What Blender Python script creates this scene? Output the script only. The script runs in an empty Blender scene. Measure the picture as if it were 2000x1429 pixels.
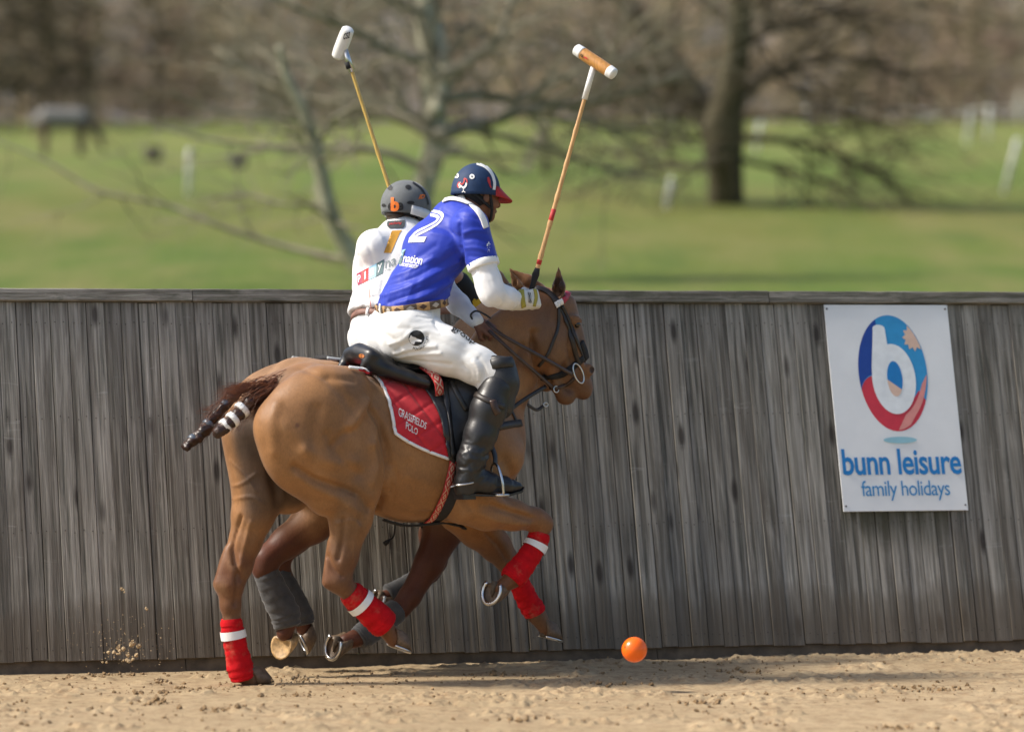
import bpy, bmesh, math, random
import numpy as np
from mathutils import Vector, Matrix
from mathutils.bvhtree import BVHTree
random.seed(7); np.random.seed(7)
scene = bpy.context.scene
R = math.radians
# ------------------------------------------------------------------ camera, sky, sun, exposure
F = 8400.0; DIST = 20.0; EYE = 1.6; HZ = 668.0      # focal length in picture pixels (2000 wide), distance, eye height, horizon row
cam_d = bpy.data.cameras.new("camera"); cam = bpy.data.objects.new("camera", cam_d)
scene.collection.objects.link(cam); scene.camera = cam
cam.location = (0, -DIST, EYE); cam.rotation_euler = (R(90), 0, 0)
cam_d.sensor_width = 36; cam_d.lens = F / 2000 * 36; cam_d.shift_y = -(714.5 - HZ) / 2000
cam_d.clip_start = 0.5; cam_d.clip_end = 6000
cam_d.dof.use_dof = True; cam_d.dof.focus_distance = 20.6; cam_d.dof.aperture_fstop = 1.55
SUN = Vector((-0.70, -0.07, 0.70)).normalized()
world = bpy.data.worlds.new("World"); scene.world = world; world.use_nodes = True
wn = world.node_tree.nodes; wl = world.node_tree.links
bg = wn["Background"]; sky = wn.new("ShaderNodeTexSky"); sky.sky_type = 'NISHITA'; sky.sun_disc = False
sky.sun_elevation = math.asin(SUN.z); sky.sun_rotation = math.atan2(SUN.x, SUN.y) % (2 * math.pi)
sky.air_density = 1.0; sky.dust_density = 3.0
wl.new(sky.outputs[0], bg.inputs[0]); bg.inputs[1].default_value = 0.115
sd = bpy.data.lights.new("sun", 'SUN'); sun = bpy.data.objects.new("sun", sd); scene.collection.objects.link(sun)
sd.energy = 3.2; sd.angle = R(8); sd.color = (1, 0.93, 0.83)
sun.rotation_euler = (-SUN).to_track_quat('-Z', 'Y').to_euler(); sun.location = (-8, -6, 10)
scene.view_settings.view_transform = 'Standard'; scene.view_settings.look = 'None'
scene.view_settings.exposure = 0.68; scene.view_settings.gamma = 1
scene.render.resolution_x = 1024; scene.render.resolution_y = 731
scene.render.engine = 'CYCLES'

# ------------------------------------------------------------------ small helpers
A = np.array
CAM = A([0, -DIST, EYE])
def ray(px, py): return A([(px - 1000) / F, 1.0, (HZ - py) / F])
def at(px, py, Y):
    return CAM + ray(px, py) * (Y + DIST)
def nrm(v):
    v = np.asarray(v, float); return v / (np.linalg.norm(v) + 1e-12)
class Frame:
    """upright frame: u forward, l left, z up"""
    def __init__(s, O, yaw):
        s.O = np.asarray(O, float); s.u = A([math.cos(yaw), math.sin(yaw), 0]); s.l = A([-math.sin(yaw), math.cos(yaw), 0]); s.z = A([0, 0, 1.0])
        s.M = np.stack([s.u, s.l, s.z])
    def P(s, px, py, t=0.0):                 # where the line of sight meets the plane t metres left of the middle
        r = ray(px, py); k = (t - np.dot(CAM - s.O, s.l)) / np.dot(r, s.l)
        return s.loc(CAM + r * k)
    def loc(s, w): return (np.asarray(w) - s.O) @ s.M.T
    def w(s, p): return np.asarray(p) @ s.M + s.O
    def d(s, v): return np.asarray(v) @ s.M
# value noise
_rs = np.random.RandomState(3); _L = _rs.rand(64, 64, 64).astype(np.float32)
def vnoise(p):
    p = np.asarray(p, np.float32); i = np.floor(p).astype(int); f = p - i; f = f * f * (3 - 2 * f); i &= 63; j = (i + 1) & 63
    x0, y0, z0 = i[..., 0], i[..., 1], i[..., 2]; x1, y1, z1 = j[..., 0], j[..., 1], j[..., 2]; fx, fy, fz = f[..., 0], f[..., 1], f[..., 2]
    c = lambda a, b, t: a + (b - a) * t
    return c(c(c(_L[x0, y0, z0], _L[x1, y0, z0], fx), c(_L[x0, y1, z0], _L[x1, y1, z0], fx), fy),
             c(c(_L[x0, y0, z1], _L[x1, y0, z1], fx), c(_L[x0, y1, z1], _L[x1, y1, z1], fx), fy), fz)
def fbm(p, o=4, lac=2.1, g=.5):
    a = 1.0; s = 0; t = 0; p = np.asarray(p, float)
    for _ in range(o): s = s + a * vnoise(p); t += a; p = p * lac + 17.3; a *= g
    return s / t
def smooth(e0, e1, x):
    t = np.clip((x - e0) / (e1 - e0), 0, 1); return t * t * (3 - 2 * t)
def catmull(pts, n=8):
    pts = [np.asarray(p, float) for p in pts]
    if len(pts) < 3: return [pts[0] + (pts[-1] - pts[0]) * k / n for k in range(n + 1)]
    q = [2 * pts[0] - pts[1]] + pts + [2 * pts[-1] - pts[-2]]; out = []
    for i in range(1, len(q) - 2):
        a, b, c, d = q[i - 1:i + 3]
        for k in range(n):
            t = k / n; out.append(.5 * (2 * b + (c - a) * t + (2 * a - 5 * b + 4 * c - d) * t * t + (3 * b - a - 3 * c + d) * t ** 3))
    out.append(pts[-1]); return out

# ------------------------------------------------------------------ objects
def tag(o, label=None, cat=None, group=None, kind=None):
    if label: o["label"] = label
    if cat: o["category"] = cat
    if group: o["group"] = group
    if kind: o["kind"] = kind
    return o
def link(o, parent=None):
    scene.collection.objects.link(o)
    if parent is not None: o.parent = parent
    return o
def base_of(parent):
    b = np.zeros(3); p = parent
    while p is not None: b = b + A(p.location); p = p.parent
    return b
def mesh_obj(name, v, f, mat, parent=None, base=None, smooth_=True, col=None, uv=None):
    """vertices in world coordinates; stored relative to the parent (or to base)"""
    v = np.asarray(v, float)
    b = base_of(parent) if parent is not None else (np.zeros(3) if base is None else np.asarray(base, float))
    me = bpy.data.meshes.new(name); me.from_pydata((v - b).tolist(), [], [list(map(int, q)) for q in f])
    me.validate()
    if smooth_: me.polygons.foreach_set("use_smooth", [True] * len(me.polygons))
    if col is not None:
        ca = me.color_attributes.new("Col", 'FLOAT_COLOR', 'POINT')
        c4 = np.ones((len(v), 4), np.float32); c4[:, :3] = col; ca.data.foreach_set("color", c4.ravel())
    if uv is not None:
        ul = me.uv_layers.new(name="UVMap"); idx = np.empty(len(me.loops), int); me.loops.foreach_get("vertex_index", idx)
        ul.data.foreach_set("uv", np.asarray(uv, np.float32)[idx].ravel())
    me.materials.append(mat); me.update()
    o = bpy.data.objects.new(name, me)
    if parent is None: o.location = b
    link(o, parent); return o
def empty(name, loc):
    o = bpy.data.objects.new(name, None); o.empty_display_size = .1; o.location = tuple(loc); return link(o)
class G:
    """collects geometry"""
    def __init__(s): s.v = []; s.f = []; s.uv = []
    def add(s, v, f, uv=None):
        n = len(s.v); s.v += [np.asarray(p, float) for p in v]; s.f += [[i + n for i in q] for q in f]
        s.uv += list(uv) if uv is not None else [(0, 0)] * len(v); return s
    def box(s, c, sx, sy, sz, M=np.eye(3)):
        v = []
        for k in (-1, 1):
            for j in (-1, 1):
                for i in (-1, 1): v.append(np.asarray(c) + A([i * sx / 2, j * sy / 2, k * sz / 2]) @ M)
        return s.add(v, [(0, 2, 3, 1), (4, 5, 7, 6), (0, 1, 5, 4), (2, 6, 7, 3), (0, 4, 6, 2), (1, 3, 7, 5)])
    def tube(s, pts, rad, n=10, cap=True, flat=None, ref=None):
        """flat: (axis, factor) squashes the section along a world axis"""
        pts = [np.asarray(p, float) for p in pts]; m = len(pts)
        if np.isscalar(rad): rad = [rad] * m
        T = [nrm(pts[min(i + 1, m - 1)] - pts[max(i - 1, 0)]) for i in range(m)]
        r0 = A([0, 0, 1.0]) if ref is None else np.asarray(ref, float)
        if abs(np.dot(r0, T[0])) > .95: r0 = A([1.0, 0, 0])
        X = nrm(np.cross(T[0], r0)); v = []; uv = []; L = 0
        for i in range(m):
            X = nrm(X - T[i] * np.dot(X, T[i])); Y = np.cross(T[i], X)
            if i: L += np.linalg.norm(pts[i] - pts[i - 1])
            for k in range(n):
                a = 2 * math.pi * k / n; o = (X * math.cos(a) + Y * math.sin(a)) * rad[i]
                if flat is not None: ax = flat[0]; o = o - ax * np.dot(o, ax) * (1 - flat[1])
                v.append(pts[i] + o); uv.append((L, k / n))
        f = [(i * n + k, i * n + (k + 1) % n, (i + 1) * n + (k + 1) % n, (i + 1) * n + k) for i in range(m - 1) for k in range(n)]
        if cap:
            f.append(tuple(range(n))[::-1]); f.append(tuple((m - 1) * n + k for k in range(n)))
        return s.add(v, f, uv)
    def ribbon(s, pts, nor, w, th=.004):
        m = len(pts); v = []; uv = []; L = 0
        for i in range(m):
            t = nrm(np.asarray(pts[min(i + 1, m - 1)]) - np.asarray(pts[max(i - 1, 0)])); n = nrm(np.asarray(nor[i]) - t * np.dot(nor[i], t)); b = np.cross(t, n)
            if i: L += np.linalg.norm(np.asarray(pts[i]) - np.asarray(pts[i - 1]))
            ww = w[i] if hasattr(w, '__len__') else w
            for (sx, sy) in ((-1, 0), (-.85, 1), (.85, 1), (1, 0)):
                v.append(np.asarray(pts[i]) + b * sx * ww / 2 + n * (th * sy - .001)); uv.append((L, sx * .5 + .5))
        f = [(i * 4 + k, i * 4 + (k + 1) % 4, i * 4 + 4 + (k + 1) % 4, i * 4 + 4 + k) for i in range(m - 1) for k in range(4)]
        f += [(3, 2, 1, 0), tuple((m - 1) * 4 + k for k in range(4))]
        return s.add(v, f, uv)
    def ball(s, c, r, nu=12, nv=8, M=np.eye(3)):
        r = np.ones(3) * r; v = [np.asarray(c) + A([0, 0, -r[2]]) @ M]; f = []
        for j in range(1, nv):
            th = -math.pi / 2 + math.pi * j / nv
            for i in range(nu):
                a = 2 * math.pi * i / nu; v.append(np.asarray(c) + A([r[0] * math.cos(th) * math.cos(a), r[1] * math.cos(th) * math.sin(a), r[2] * math.sin(th)]) @ M)
        v.append(np.asarray(c) + A([0, 0, r[2]]) @ M); n = len(v) - 1
        for i in range(nu):
            f.append((0, 1 + (i + 1) % nu, 1 + i)); f.append((n, n - nu + i, n - nu + (i + 1) % nu))
        for j in range(nv - 2):
            for i in range(nu):
                a = 1 + j * nu; f.append((a + i, a + (i + 1) % nu, a + nu + (i + 1) % nu, a + nu + i))
        return s.add(v, f)
    def torus(s, c, n, R_, r, M=24, N=6, sq=(1, 1), ax=None):
        n = nrm(n); x = nrm(np.cross(n, [0, 0, 1.0])) if ax is None else nrm(np.asarray(ax) - n * np.dot(ax, n)); y = np.cross(n, x)
        pts = [np.asarray(c) + x * R_ * sq[0] * math.cos(2 * math.pi * k / M) + y * R_ * sq[1] * math.sin(2 * math.pi * k / M) for k in range(M)]
        v = []; f = []
        for k in range(M):
            d = nrm(pts[k] - np.asarray(c))
            for j in range(N):
                a = 2 * math.pi * j / N; v.append(pts[k] + (d * math.cos(a) + n * math.sin(a)) * r)
        for k in range(M):
            for j in range(N): f.append((k * N + j, ((k + 1) % M) * N + j, ((k + 1) % M) * N + (j + 1) % N, k * N + (j + 1) % N))
        return s.add(v, f)
    def obj(s, name, mat, parent=None, base=None, smooth_=True, uv=False):
        return mesh_obj(name, s.v, s.f, mat, parent, base, smooth_, None, s.uv if uv else None)
def bvh(*objs):
    v = []; f = []
    for o in objs:
        b = base_of(o); n = len(v)
        v += [tuple(A(q.co) + b) for q in o.data.vertices]; f += [[i + n for i in p.vertices] for p in o.data.polygons]
    return BVHTree.FromPolygons(v, f)
def hit(tree, px, py):
    d = ray(px, py); h = tree.ray_cast(Vector(CAM), Vector(d).normalized())
    if h[0] is None: return None
    n = A(h[1])
    if np.dot(n, d) > 0: n = -n
    return A(h[0]), n
def near(tree, p):
    h = tree.find_nearest(Vector(p)); return A(h[0]), A(h[1])

# ------------------------------------------------------------------ smooth-union distance field and its surface
class SDF:
    def __init__(s, lo, hi, h):
        s.lo = np.asarray(lo, float); s.h = h; s.n = np.ceil((np.asarray(hi) - s.lo) / h).astype(int) + 1
        s.D = np.full(tuple(s.n), 9.0, np.float32)
        s.ax = [(s.lo[i] + h * np.arange(s.n[i])).astype(np.float32) for i in range(3)]
    def reg(s, lo, hi):
        a = np.clip(np.floor((np.asarray(lo) - s.lo) / s.h).astype(int), 0, s.n); b = np.clip(np.ceil((np.asarray(hi) - s.lo) / s.h).astype(int) + 1, 0, s.n)
        sl = tuple(slice(a[i], b[i]) for i in range(3)); return sl, np.meshgrid(*[s.ax[i][sl[i]] for i in range(3)], indexing='ij')
    def put(s, sl, d, k, sub):
        D = s.D[sl]
        if sub:
            h = np.clip(.5 - .5 * (D + d) / k, 0, 1); s.D[sl] = D * (1 - h) + (-d) * h + k * h * (1 - h)
        else:
            h = np.clip(.5 + .5 * (D - d) / k, 0, 1); s.D[sl] = D * (1 - h) + d * h - k * h * (1 - h)
    def cone(s, a, b, ra, rb, k=.03, lat=1.0, sub=False):
        a = np.asarray(a, float); b = np.asarray(b, float); m = max(ra, rb) * max(1, lat) + 1.6 * k + .03
        sl, (x, y, z) = s.reg(np.minimum(a, b) - m, np.maximum(a, b) + m)
        if x.size == 0: return s
        q = A([1, 1 / lat, 1]); A_ = a * q; B = (b - a) * q; L = max(np.dot(B, B), 1e-9)
        x = x - A_[0]; y = y / lat - A_[1]; z = z - A_[2]
        t = np.clip((x * B[0] + y * B[1] + z * B[2]) / L, 0, 1)
        d = np.sqrt((x - t * B[0]) ** 2 + (y - t * B[1]) ** 2 + (z - t * B[2]) ** 2) - (ra + (rb - ra) * t)
        s.put(sl, (d * min(1, lat ** .6)).astype(np.float32), k, sub); return s
    def chain(s, pts, k=.03, lat=1.0, sub=False):
        """pts: (xyz, r)"""
        for (a, ra), (b, rb) in zip(pts[:-1], pts[1:]): s.cone(a, b, ra, rb, k, lat, sub)
        return s
    def ell(s, c, r, k=.03, M=np.eye(3), sub=False):
        c = np.asarray(c, float); r = np.ones(3) * np.asarray(r, float); m = r.max() + 1.6 * k + .03
        sl, (x, y, z) = s.reg(c - m, c + m)
        if x.size == 0: return s
        x = x - c[0]; y = y - c[1]; z = z - c[2]
        e = [(M[i][0] * x + M[i][1] * y + M[i][2] * z) / r[i] for i in range(3)]
        k0 = np.sqrt(e[0] ** 2 + e[1] ** 2 + e[2] ** 2) + 1e-6; k1 = np.sqrt((e[0] / r[0]) ** 2 + (e[1] / r[1]) ** 2 + (e[2] / r[2]) ** 2) + 1e-6
        s.put(sl, (k0 * (k0 - 1) / k1).astype(np.float32), k, sub); return s
    def half(s, p, n, k=.01):                 # cut away the side n points to
        n = nrm(n); x, y, z = np.meshgrid(*s.ax, indexing='ij', sparse=True)
        d = ((x - p[0]) * n[0] + (y - p[1]) * n[1] + (z - p[2]) * n[2]).astype(np.float32)
        h = np.clip(.5 - .5 * (s.D - d) / k, 0, 1); s.D = s.D * (1 - h) + d * h + k * h * (1 - h); return s
    def surf(s, it=2):
        D = s.D; S = D < 0; nx, ny, nz = s.n
        c = np.zeros((nx - 1, ny - 1, nz - 1), np.int8)
        for i in (0, 1):
            for j in (0, 1):
                for k in (0, 1): c += S[i:nx - 1 + i, j:ny - 1 + j, k:nz - 1 + k]
        I = np.argwhere((c > 0) & (c < 8)); idx = -np.ones(c.shape, np.int64); idx[tuple(I.T)] = np.arange(len(I))
        acc = np.zeros((len(I), 3)); cnt = np.zeros(len(I))
        C = [(0, 0, 0), (1, 0, 0), (0, 1, 0), (1, 1, 0), (0, 0, 1), (1, 0, 1), (0, 1, 1), (1, 1, 1)]
        val = [D[I[:, 0] + a, I[:, 1] + b, I[:, 2] + e] for a, b, e in C]
        for a in range(8):
            for b in range(a + 1, 8):
                if sum(abs(C[a][q] - C[b][q]) for q in range(3)) != 1: continue
                m = (val[a] < 0) != (val[b] < 0); t = val[a][m] / (val[a][m] - val[b][m])
                acc[m] += A(C[a]) + (A(C[b]) - A(C[a])) * t[:, None]; cnt[m] += 1
        v = s.lo + (I + acc / cnt[:, None]) * s.h; F_ = []
        for ax in range(3):
            o = [q for q in range(3) if q != ax]
            s0 = [slice(1, s.n[q] - 1) for q in range(3)]; s1 = list(s0); s0[ax] = slice(0, s.n[ax] - 1); s1[ax] = slice(1, s.n[ax])
            a_ = S[tuple(s0)]; b_ = S[tuple(s1)]
            for flip in (0, 1):
                E = np.argwhere((a_ & ~b_) if flip == 0 else (~a_ & b_))
                if not len(E): continue
                off = np.ones(3, int); off[ax] = 0; E = E + off; q = []
                for (p1, p2) in ((1, 1), (0, 1), (0, 0), (1, 0)):
                    e = E.copy(); e[:, o[0]] -= p1; e[:, o[1]] -= p2; q.append(idx[tuple(e.T)])
                q = np.stack(q, 1)
                if (flip == 1) != (ax == 1): q = q[:, ::-1]
                F_.append(q)
        f = np.concatenate(F_); f = f[(f >= 0).all(1)]
        E = np.concatenate([f[:, [0, 1]], f[:, [1, 2]], f[:, [2, 3]], f[:, [3, 0]]])
        n = np.bincount(E.ravel(), minlength=len(v))[:, None] + 1e-9
        for _ in range(it):
            for lam in (.55, -.5):
                sm = np.stack([np.bincount(E[:, 0], v[E[:, 1], q], len(v)) + np.bincount(E[:, 1], v[E[:, 0], q], len(v)) for q in range(3)], 1)
                v = v + lam * (sm / n - v)
        return v, f
def vnormals(v, f):
    f = np.asarray(f); n = np.cross(v[f[:, 2]] - v[f[:, 0]], v[f[:, 3]] - v[f[:, 1]]); o = np.zeros_like(v)
    for k in range(4):
        for q in range(3): o[:, q] += np.bincount(f[:, k], n[:, q], len(v))
    return o / (np.linalg.norm(o, axis=1, keepdims=True) + 1e-12)

def sculpt(v, n, tree, fr, curves):
    """press grooves (amp < 0) or raise ridges along lines seen on the surface; v, n in fr coordinates"""
    out = np.zeros(len(v)); W = fr.w(v)
    for pts, amp, wd in curves:
        hs = []
        for a, b in catmull([A(q, float) for q in pts], 6):
            h = hit(tree, a, b)
            if h is not None: hs.append(h[0])
        if len(hs) < 2: continue
        H = A(catmull(hs, 2)); m = np.where(((W > H.min(0) - 3 * wd) & (W < H.max(0) + 3 * wd)).all(1))[0]
        if not len(m): continue
        d = np.min(np.linalg.norm(W[m][:, None, :] - H[None], axis=2), axis=1); e = np.ones(len(m))
        out[m] += amp * np.exp(-(d / wd) ** 2)
    return v + n * out[:, None]
# ------------------------------------------------------------------ materials
class NT:
    def __init__(s, name):
        s.m = bpy.data.materials.new(name); s.m.use_nodes = True; s.t = s.m.node_tree; s.b = s.t.nodes["Principled BSDF"]
    def n(s, typ, **kw):
        o = s.t.nodes.new(typ)
        for k, v in kw.items(): setattr(o, k, v)
        return o
    def l(s, a, b): s.t.links.new(a, b)
    def math(s, op, a, b=None, c=None, clamp=False):
        o = s.n("ShaderNodeMath", operation=op, use_clamp=clamp)
        for i, q in enumerate((a, b, c)):
            if q is None: continue
            if hasattr(q, 'default_value') or hasattr(q, 'links'): s.l(q, o.inputs[i])
            else: o.inputs[i].default_value = q
        return o.outputs[0]
    def coord(s, kind="Object", scale=(1, 1, 1), rnd=False):
        tc = s.n("ShaderNodeTexCoord"); mp = s.n("ShaderNodeMapping"); s.l(tc.outputs[kind], mp.inputs[0]); mp.inputs["Scale"].default_value = scale
        if rnd:
            oi = s.n("ShaderNodeObjectInfo"); ml = s.n("ShaderNodeVectorMath", operation='SCALE'); ml.inputs[0].default_value = (37, 53, 71); s.l(oi.outputs["Random"], ml.inputs["Scale"])
            s.l(ml.outputs[0], mp.inputs["Location"])
        return mp.outputs[0]
    def noise(s, vec, scale, det=3, rough=.55, dist=0):
        o = s.n("ShaderNodeTexNoise"); o.inputs["Scale"].default_value = scale; o.inputs["Detail"].default_value = det; o.inputs["Roughness"].default_value = rough; o.inputs["Distortion"].default_value = dist
        if vec is not None: s.l(vec, o.inputs["Vector"])
        return o.outputs[0]
    def ramp(s, fac, stops):
        o = s.n("ShaderNodeValToRGB"); e = o.color_ramp.elements
        while len(e) < len(stops): e.new(.5)
        for q, (p, c) in zip(e, stops): q.position = p; q.color = (*c, 1) if len(c) == 3 else c
        s.l(fac, o.inputs[0]); return o.outputs[0]
    def mix(s, fac, a, b, mode='MIX'):
        o = s.n("ShaderNodeMix", data_type='RGBA', blend_type=mode)
        for i, q in ((0, fac), (6, a), (7, b)):
            if hasattr(q, 'links'): s.l(q, o.inputs[i])
            else: o.inputs[i].default_value = q if i == 0 else (*q, 1)
        return o.outputs[2]
    def bump(s, h, st=.3, dist=.01):
        o = s.n("ShaderNodeBump"); o.inputs["Strength"].default_value = st; o.inputs["Distance"].default_value = dist; s.l(h, o.inputs["Height"]); s.l(o.outputs[0], s.b.inputs["Normal"]); return o
    def col(s, c):
        if hasattr(c, 'links'): s.l(c, s.b.inputs["Base Color"])
        else: s.b.inputs["Base Color"].default_value = (*c, 1)
        return s
    def set(s, **kw):
        for k, v in kw.items(): s.b.inputs[k.replace('_', ' ')].default_value = v
        return s
def simple(name, c, rough=.5, var=.15, scale=30, bump=.15, bscale=200, bd=.002, metal=0, spec=.5, sheen=0, coat=0):
    t = NT(name); v = t.coord()
    n = t.noise(v, scale, 4); hi = tuple(min(1, q * (1 + var)) for q in c); lo = tuple(q * (1 - var) for q in c)
    t.col(t.ramp(n, [(.3, lo), (.7, hi)])).set(Roughness=rough, Metallic=metal)
    t.b.inputs["Specular IOR Level"].default_value = spec
    if sheen: t.b.inputs["Sheen Weight"].default_value = sheen
    if coat: t.b.inputs["Coat Weight"].default_value = coat
    if bump: t.bump(t.noise(v, bscale, 2), bump, bd)
    return t.m
# ================================================================== SETTING
# ---- grass field (one sheet to the horizon) and far hill
def field_z(x, y):
    d = y + DIST; line = -0.72 + 0.0666 * d
    z = smooth(23.8, 33, d) * line
    z = np.where(d > 150, -0.72 + 0.0666 * 150 + (d - 150) * .03, z)
    return z
def m_grass():
    t = NT("pasture_grass"); v = t.coord(scale=(1, .22, 1)); v2 = t.coord(scale=(1, .3, 1))
    n1 = t.noise(v, .16, 4, .6); n2 = t.noise(v, .9, 4, .6); n3 = t.noise(v2, 7, 3)
    sy = t.n("ShaderNodeSeparateXYZ"); t.l(t.coord(), sy.inputs[0]); yy = t.math('ADD', sy.outputs[1], t.math('MULTIPLY', t.math('SUBTRACT', n1, .5), 60.0))
    c = t.ramp(t.math('DIVIDE', yy, 130.0), [(.15, (.068, .128, .012)), (.24, (.078, .130, .014)), (.36, (.122, .130, .026)), (.50, (.100, .160, .024)), (.80, (.170, .205, .054))])
    c = t.mix(t.ramp(n2, [(.42, (0, 0, 0)), (.7, (.6, .6, .6))]), c, (.075, .125, .020)); c = t.mix(t.ramp(t.noise(v, .45, 3, .6), [(.45, (0, 0, 0)), (.7, (.55, .55, .55))]), c, (.21, .175, .065)); n5 = t.noise(t.coord(scale=(1, .25, 1)), .7, 4, .65); c = t.mix(t.ramp(n5, [(.5, (0, 0, 0)), (.66, (.6, .6, .6))]), c, (.19, .165, .060)); c = t.mix(t.ramp(n5, [(.34, (.6, .6, .6)), (.46, (0, 0, 0))]), c, (.055, .100, .014)); c = t.mix(t.math('MULTIPLY', n3, .3), c, (.15, .17, .05))
    t.col(c).set(Roughness=.9); t.b.inputs["Specular IOR Level"].default_value = .15; t.bump(n3, .6, .05); return t.m
xs = np.concatenate([np.linspace(-900, -60, 16), np.linspace(-56, 56, 57), np.linspace(60, 900, 16)])
ys = np.concatenate([np.linspace(-60, 0, 7), np.linspace(1, 16, 31), np.linspace(17, 160, 72), np.linspace(170, 900, 20)])
XX, YY = np.meshgrid(xs, ys); ZZ = field_z(XX, YY)
ZZ = ZZ + smooth(26, 50, YY + DIST) * (fbm(np.stack([XX * .06, YY * .06, XX * 0], -1), 3) - .5) * .5 - .06
nx_ = len(xs); GV = np.stack([XX, YY, ZZ], -1).reshape(-1, 3)
GF = [(j * nx_ + i, j * nx_ + i + 1, (j + 1) * nx_ + i + 1, (j + 1) * nx_ + i) for j in range(len(ys) - 1) for i in range(nx_ - 1)]
tag(mesh_obj("ground", GV, GF, m_grass()), kind="structure")
def m_hill():
    t = NT("far_hill"); v = t.coord(); n = t.noise(v, .02, 5, .65)
    t.col(t.ramp(n, [(.3, (.085, .075, .068)), (.7, (.15, .14, .135))])).set(Roughness=1); t.bump(n, .8, 8); return t.m
hx = np.linspace(-700, 700, 61); hy = np.linspace(0, 1, 12); hv = []
for v_ in hy:
    for u_ in hx: hv.append((u_, 620 + 420 * v_, 18 + (125 + 30 * math.sin(u_ * .006 + 1.3) + 16 * math.sin(u_ * .021)) * math.sin(v_ * 1.57) + 5 * fbm(A([u_ * .03, v_ * 6, 2.0]), 3)))
tag(mesh_obj("hills", hv, [(j * 61 + i, j * 61 + i + 1, j * 61 + 62 + i, j * 61 + 61 + i) for j in range(11) for i in range(60)], m_hill()), kind="structure")

# ---- riding surface: sand with hoof marks
WA = R(16.8); WD = A([math.cos(WA), math.sin(WA), 0]); WNrm = A([-math.sin(WA), math.cos(WA), 0])   # along the fence, away from the arena
W0 = A([-2.465, .71, 0]); TH = math.atan(.27); WUP = nrm(WNrm * math.tan(TH) + A([0, 0, 1])); WF = nrm(np.cross(WUP, -WD))
if WF[1] > 0: WF = -WF
def wall_dist(x, y): return (x - W0[0]) * WNrm[0] + (y - W0[1]) * WNrm[1]
def sand_h(X, Y):
    q = np.stack([X, Y, X * 0 + 3.1], -1)
    z = .030 * (fbm(q * A([.7, 1.4, 1]), 2) - .5)
    n = fbm(q * A([5, 7, 1]), 3); z = z + .007 * (n - .5)
    r = 1 - np.abs(2 * fbm(q * A([9, 12, 1]) + 9, 3) - 1); z = z + .006 * (r - .7) * smooth(.42, .62, fbm(q * A([1.2, 2.2, 1]) + 31, 2))
    z = z + (.005 + .012 * smooth(.5, .7, fbm(q * A([1.6, 4, 1]) + 77, 3))) * (fbm(q * A([38, 22, 1]), 3, 2.3, .65) - .5)
    m = smooth(.60, .78, vnoise(q * A([3.5, 6.5, 1]) + 50)); z = z + m * .040 * (fbm(q * A([38, 30, 1]) + 5, 2) - .25)
    wd = wall_dist(X, Y); z = z - .004 * smooth(-.4, .0, wd)
    return z
gx = np.arange(-6.0, 6.4, .0115); gy = np.concatenate([np.arange(-9, -2.6, .15), np.arange(-2.6, 4.2, .019)])
XX, YY = np.meshgrid(gx, gy); ZZ = sand_h(XX, YY)
ok = wall_dist(XX, YY) < .16; nx_ = len(gx); idx = -np.ones(XX.size, int); sel = np.where(ok.ravel())[0]; idx[sel] = np.arange(len(sel))
SV = np.stack([XX, YY, ZZ], -1).reshape(-1, 3)[sel]
J, I = np.meshgrid(np.arange(len(gy) - 1), np.arange(nx_ - 1), indexing='ij'); b_ = (J * nx_ + I).ravel()
SF = idx[np.stack([b_, b_ + 1, b_ + nx_ + 1, b_ + nx_], 1)]; SF = SF[(SF >= 0).all(1)]
def m_sand():
    t = NT("arena_sand"); v = t.coord(); n = t.noise(v, 1.3, 4, .6); n2 = t.noise(v, 45, 4, .7); n3 = t.noise(v, 260, 2, .7); n4 = t.noise(v, 11, 4, .65)
    c = t.ramp(n, [(.3, (.355, .262, .150)), (.7, (.465, .350, .210))])
    c = t.mix(t.ramp(n4, [(.46, (0, 0, 0)), (.66, (.85, .85, .85))]), c, (.25, .165, .090)); c = t.mix(t.ramp(t.noise(v, 28, 3, .7), [(.56, (0, 0, 0)), (.70, (.8, .8, .8))]), c, (.20, .130, .072)); c = t.mix(t.ramp(n2, [(.45, (0, 0, 0)), (.8, (.6, .6, .6))]), c, (.52, .40, .25))
    t.col(c).set(Roughness=.95); t.b.inputs["Specular IOR Level"].default_value = .2
    t.bump(t.math('ADD', n3, n2), .7, .006); return t.m
M_SAND = m_sand()
tag(mesh_obj("sand", SV, SF, M_SAND), kind="structure")
# clods and crumbs lying on the sand, and sand thrown up behind the hind hoof
def clods(items, name, m):
    g = G()
    for (c, r) in items:
        n = len(g.v); base = [(1, 0, 0), (-1, 0, 0), (0, 1, 0), (0, -1, 0), (0, 0, 1), (0, 0, -1)]
        rr = np.random.uniform(.55, 1.25, (14,)) * r; v = [A(c) + A(b) * rr[i] for i, b in enumerate(base)]; f = []
        k = 6
        for sx in (1, -1):
            for sy in (1, -1):
                for sz in (1, -1):
                    v.append(A(c) + nrm((sx, sy, sz)) * rr[k]); a, b, d = (0 if sx > 0 else 1), (2 if sy > 0 else 3), (4 if sz > 0 else 5)
                    t = [(a, b, k), (b, d, k), (d, a, k)]; f += t if sx * sy * sz > 0 else [q[::-1] for q in t]; k += 1
        g.add(v, f)
    return g.obj(name, m, smooth_=False)
it = []
def sh1(x, y): return float(sand_h(A([x]), A([y]))[0])
for _ in range(7500):
    x = random.uniform(-3.4, 3.6); y = random.uniform(-2.6, 2.3)
    if wall_dist(x, y) > -.03: continue
    dn = float(fbm(A([x * 1.2, y * 2.4, 7.7]), 2))
    if random.random() > smooth(.38, .62, dn): continue
    r = .0018 + .009 * random.random() ** 4; it.append(((x, y, sh1(x, y) + r * .3), r))
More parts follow.
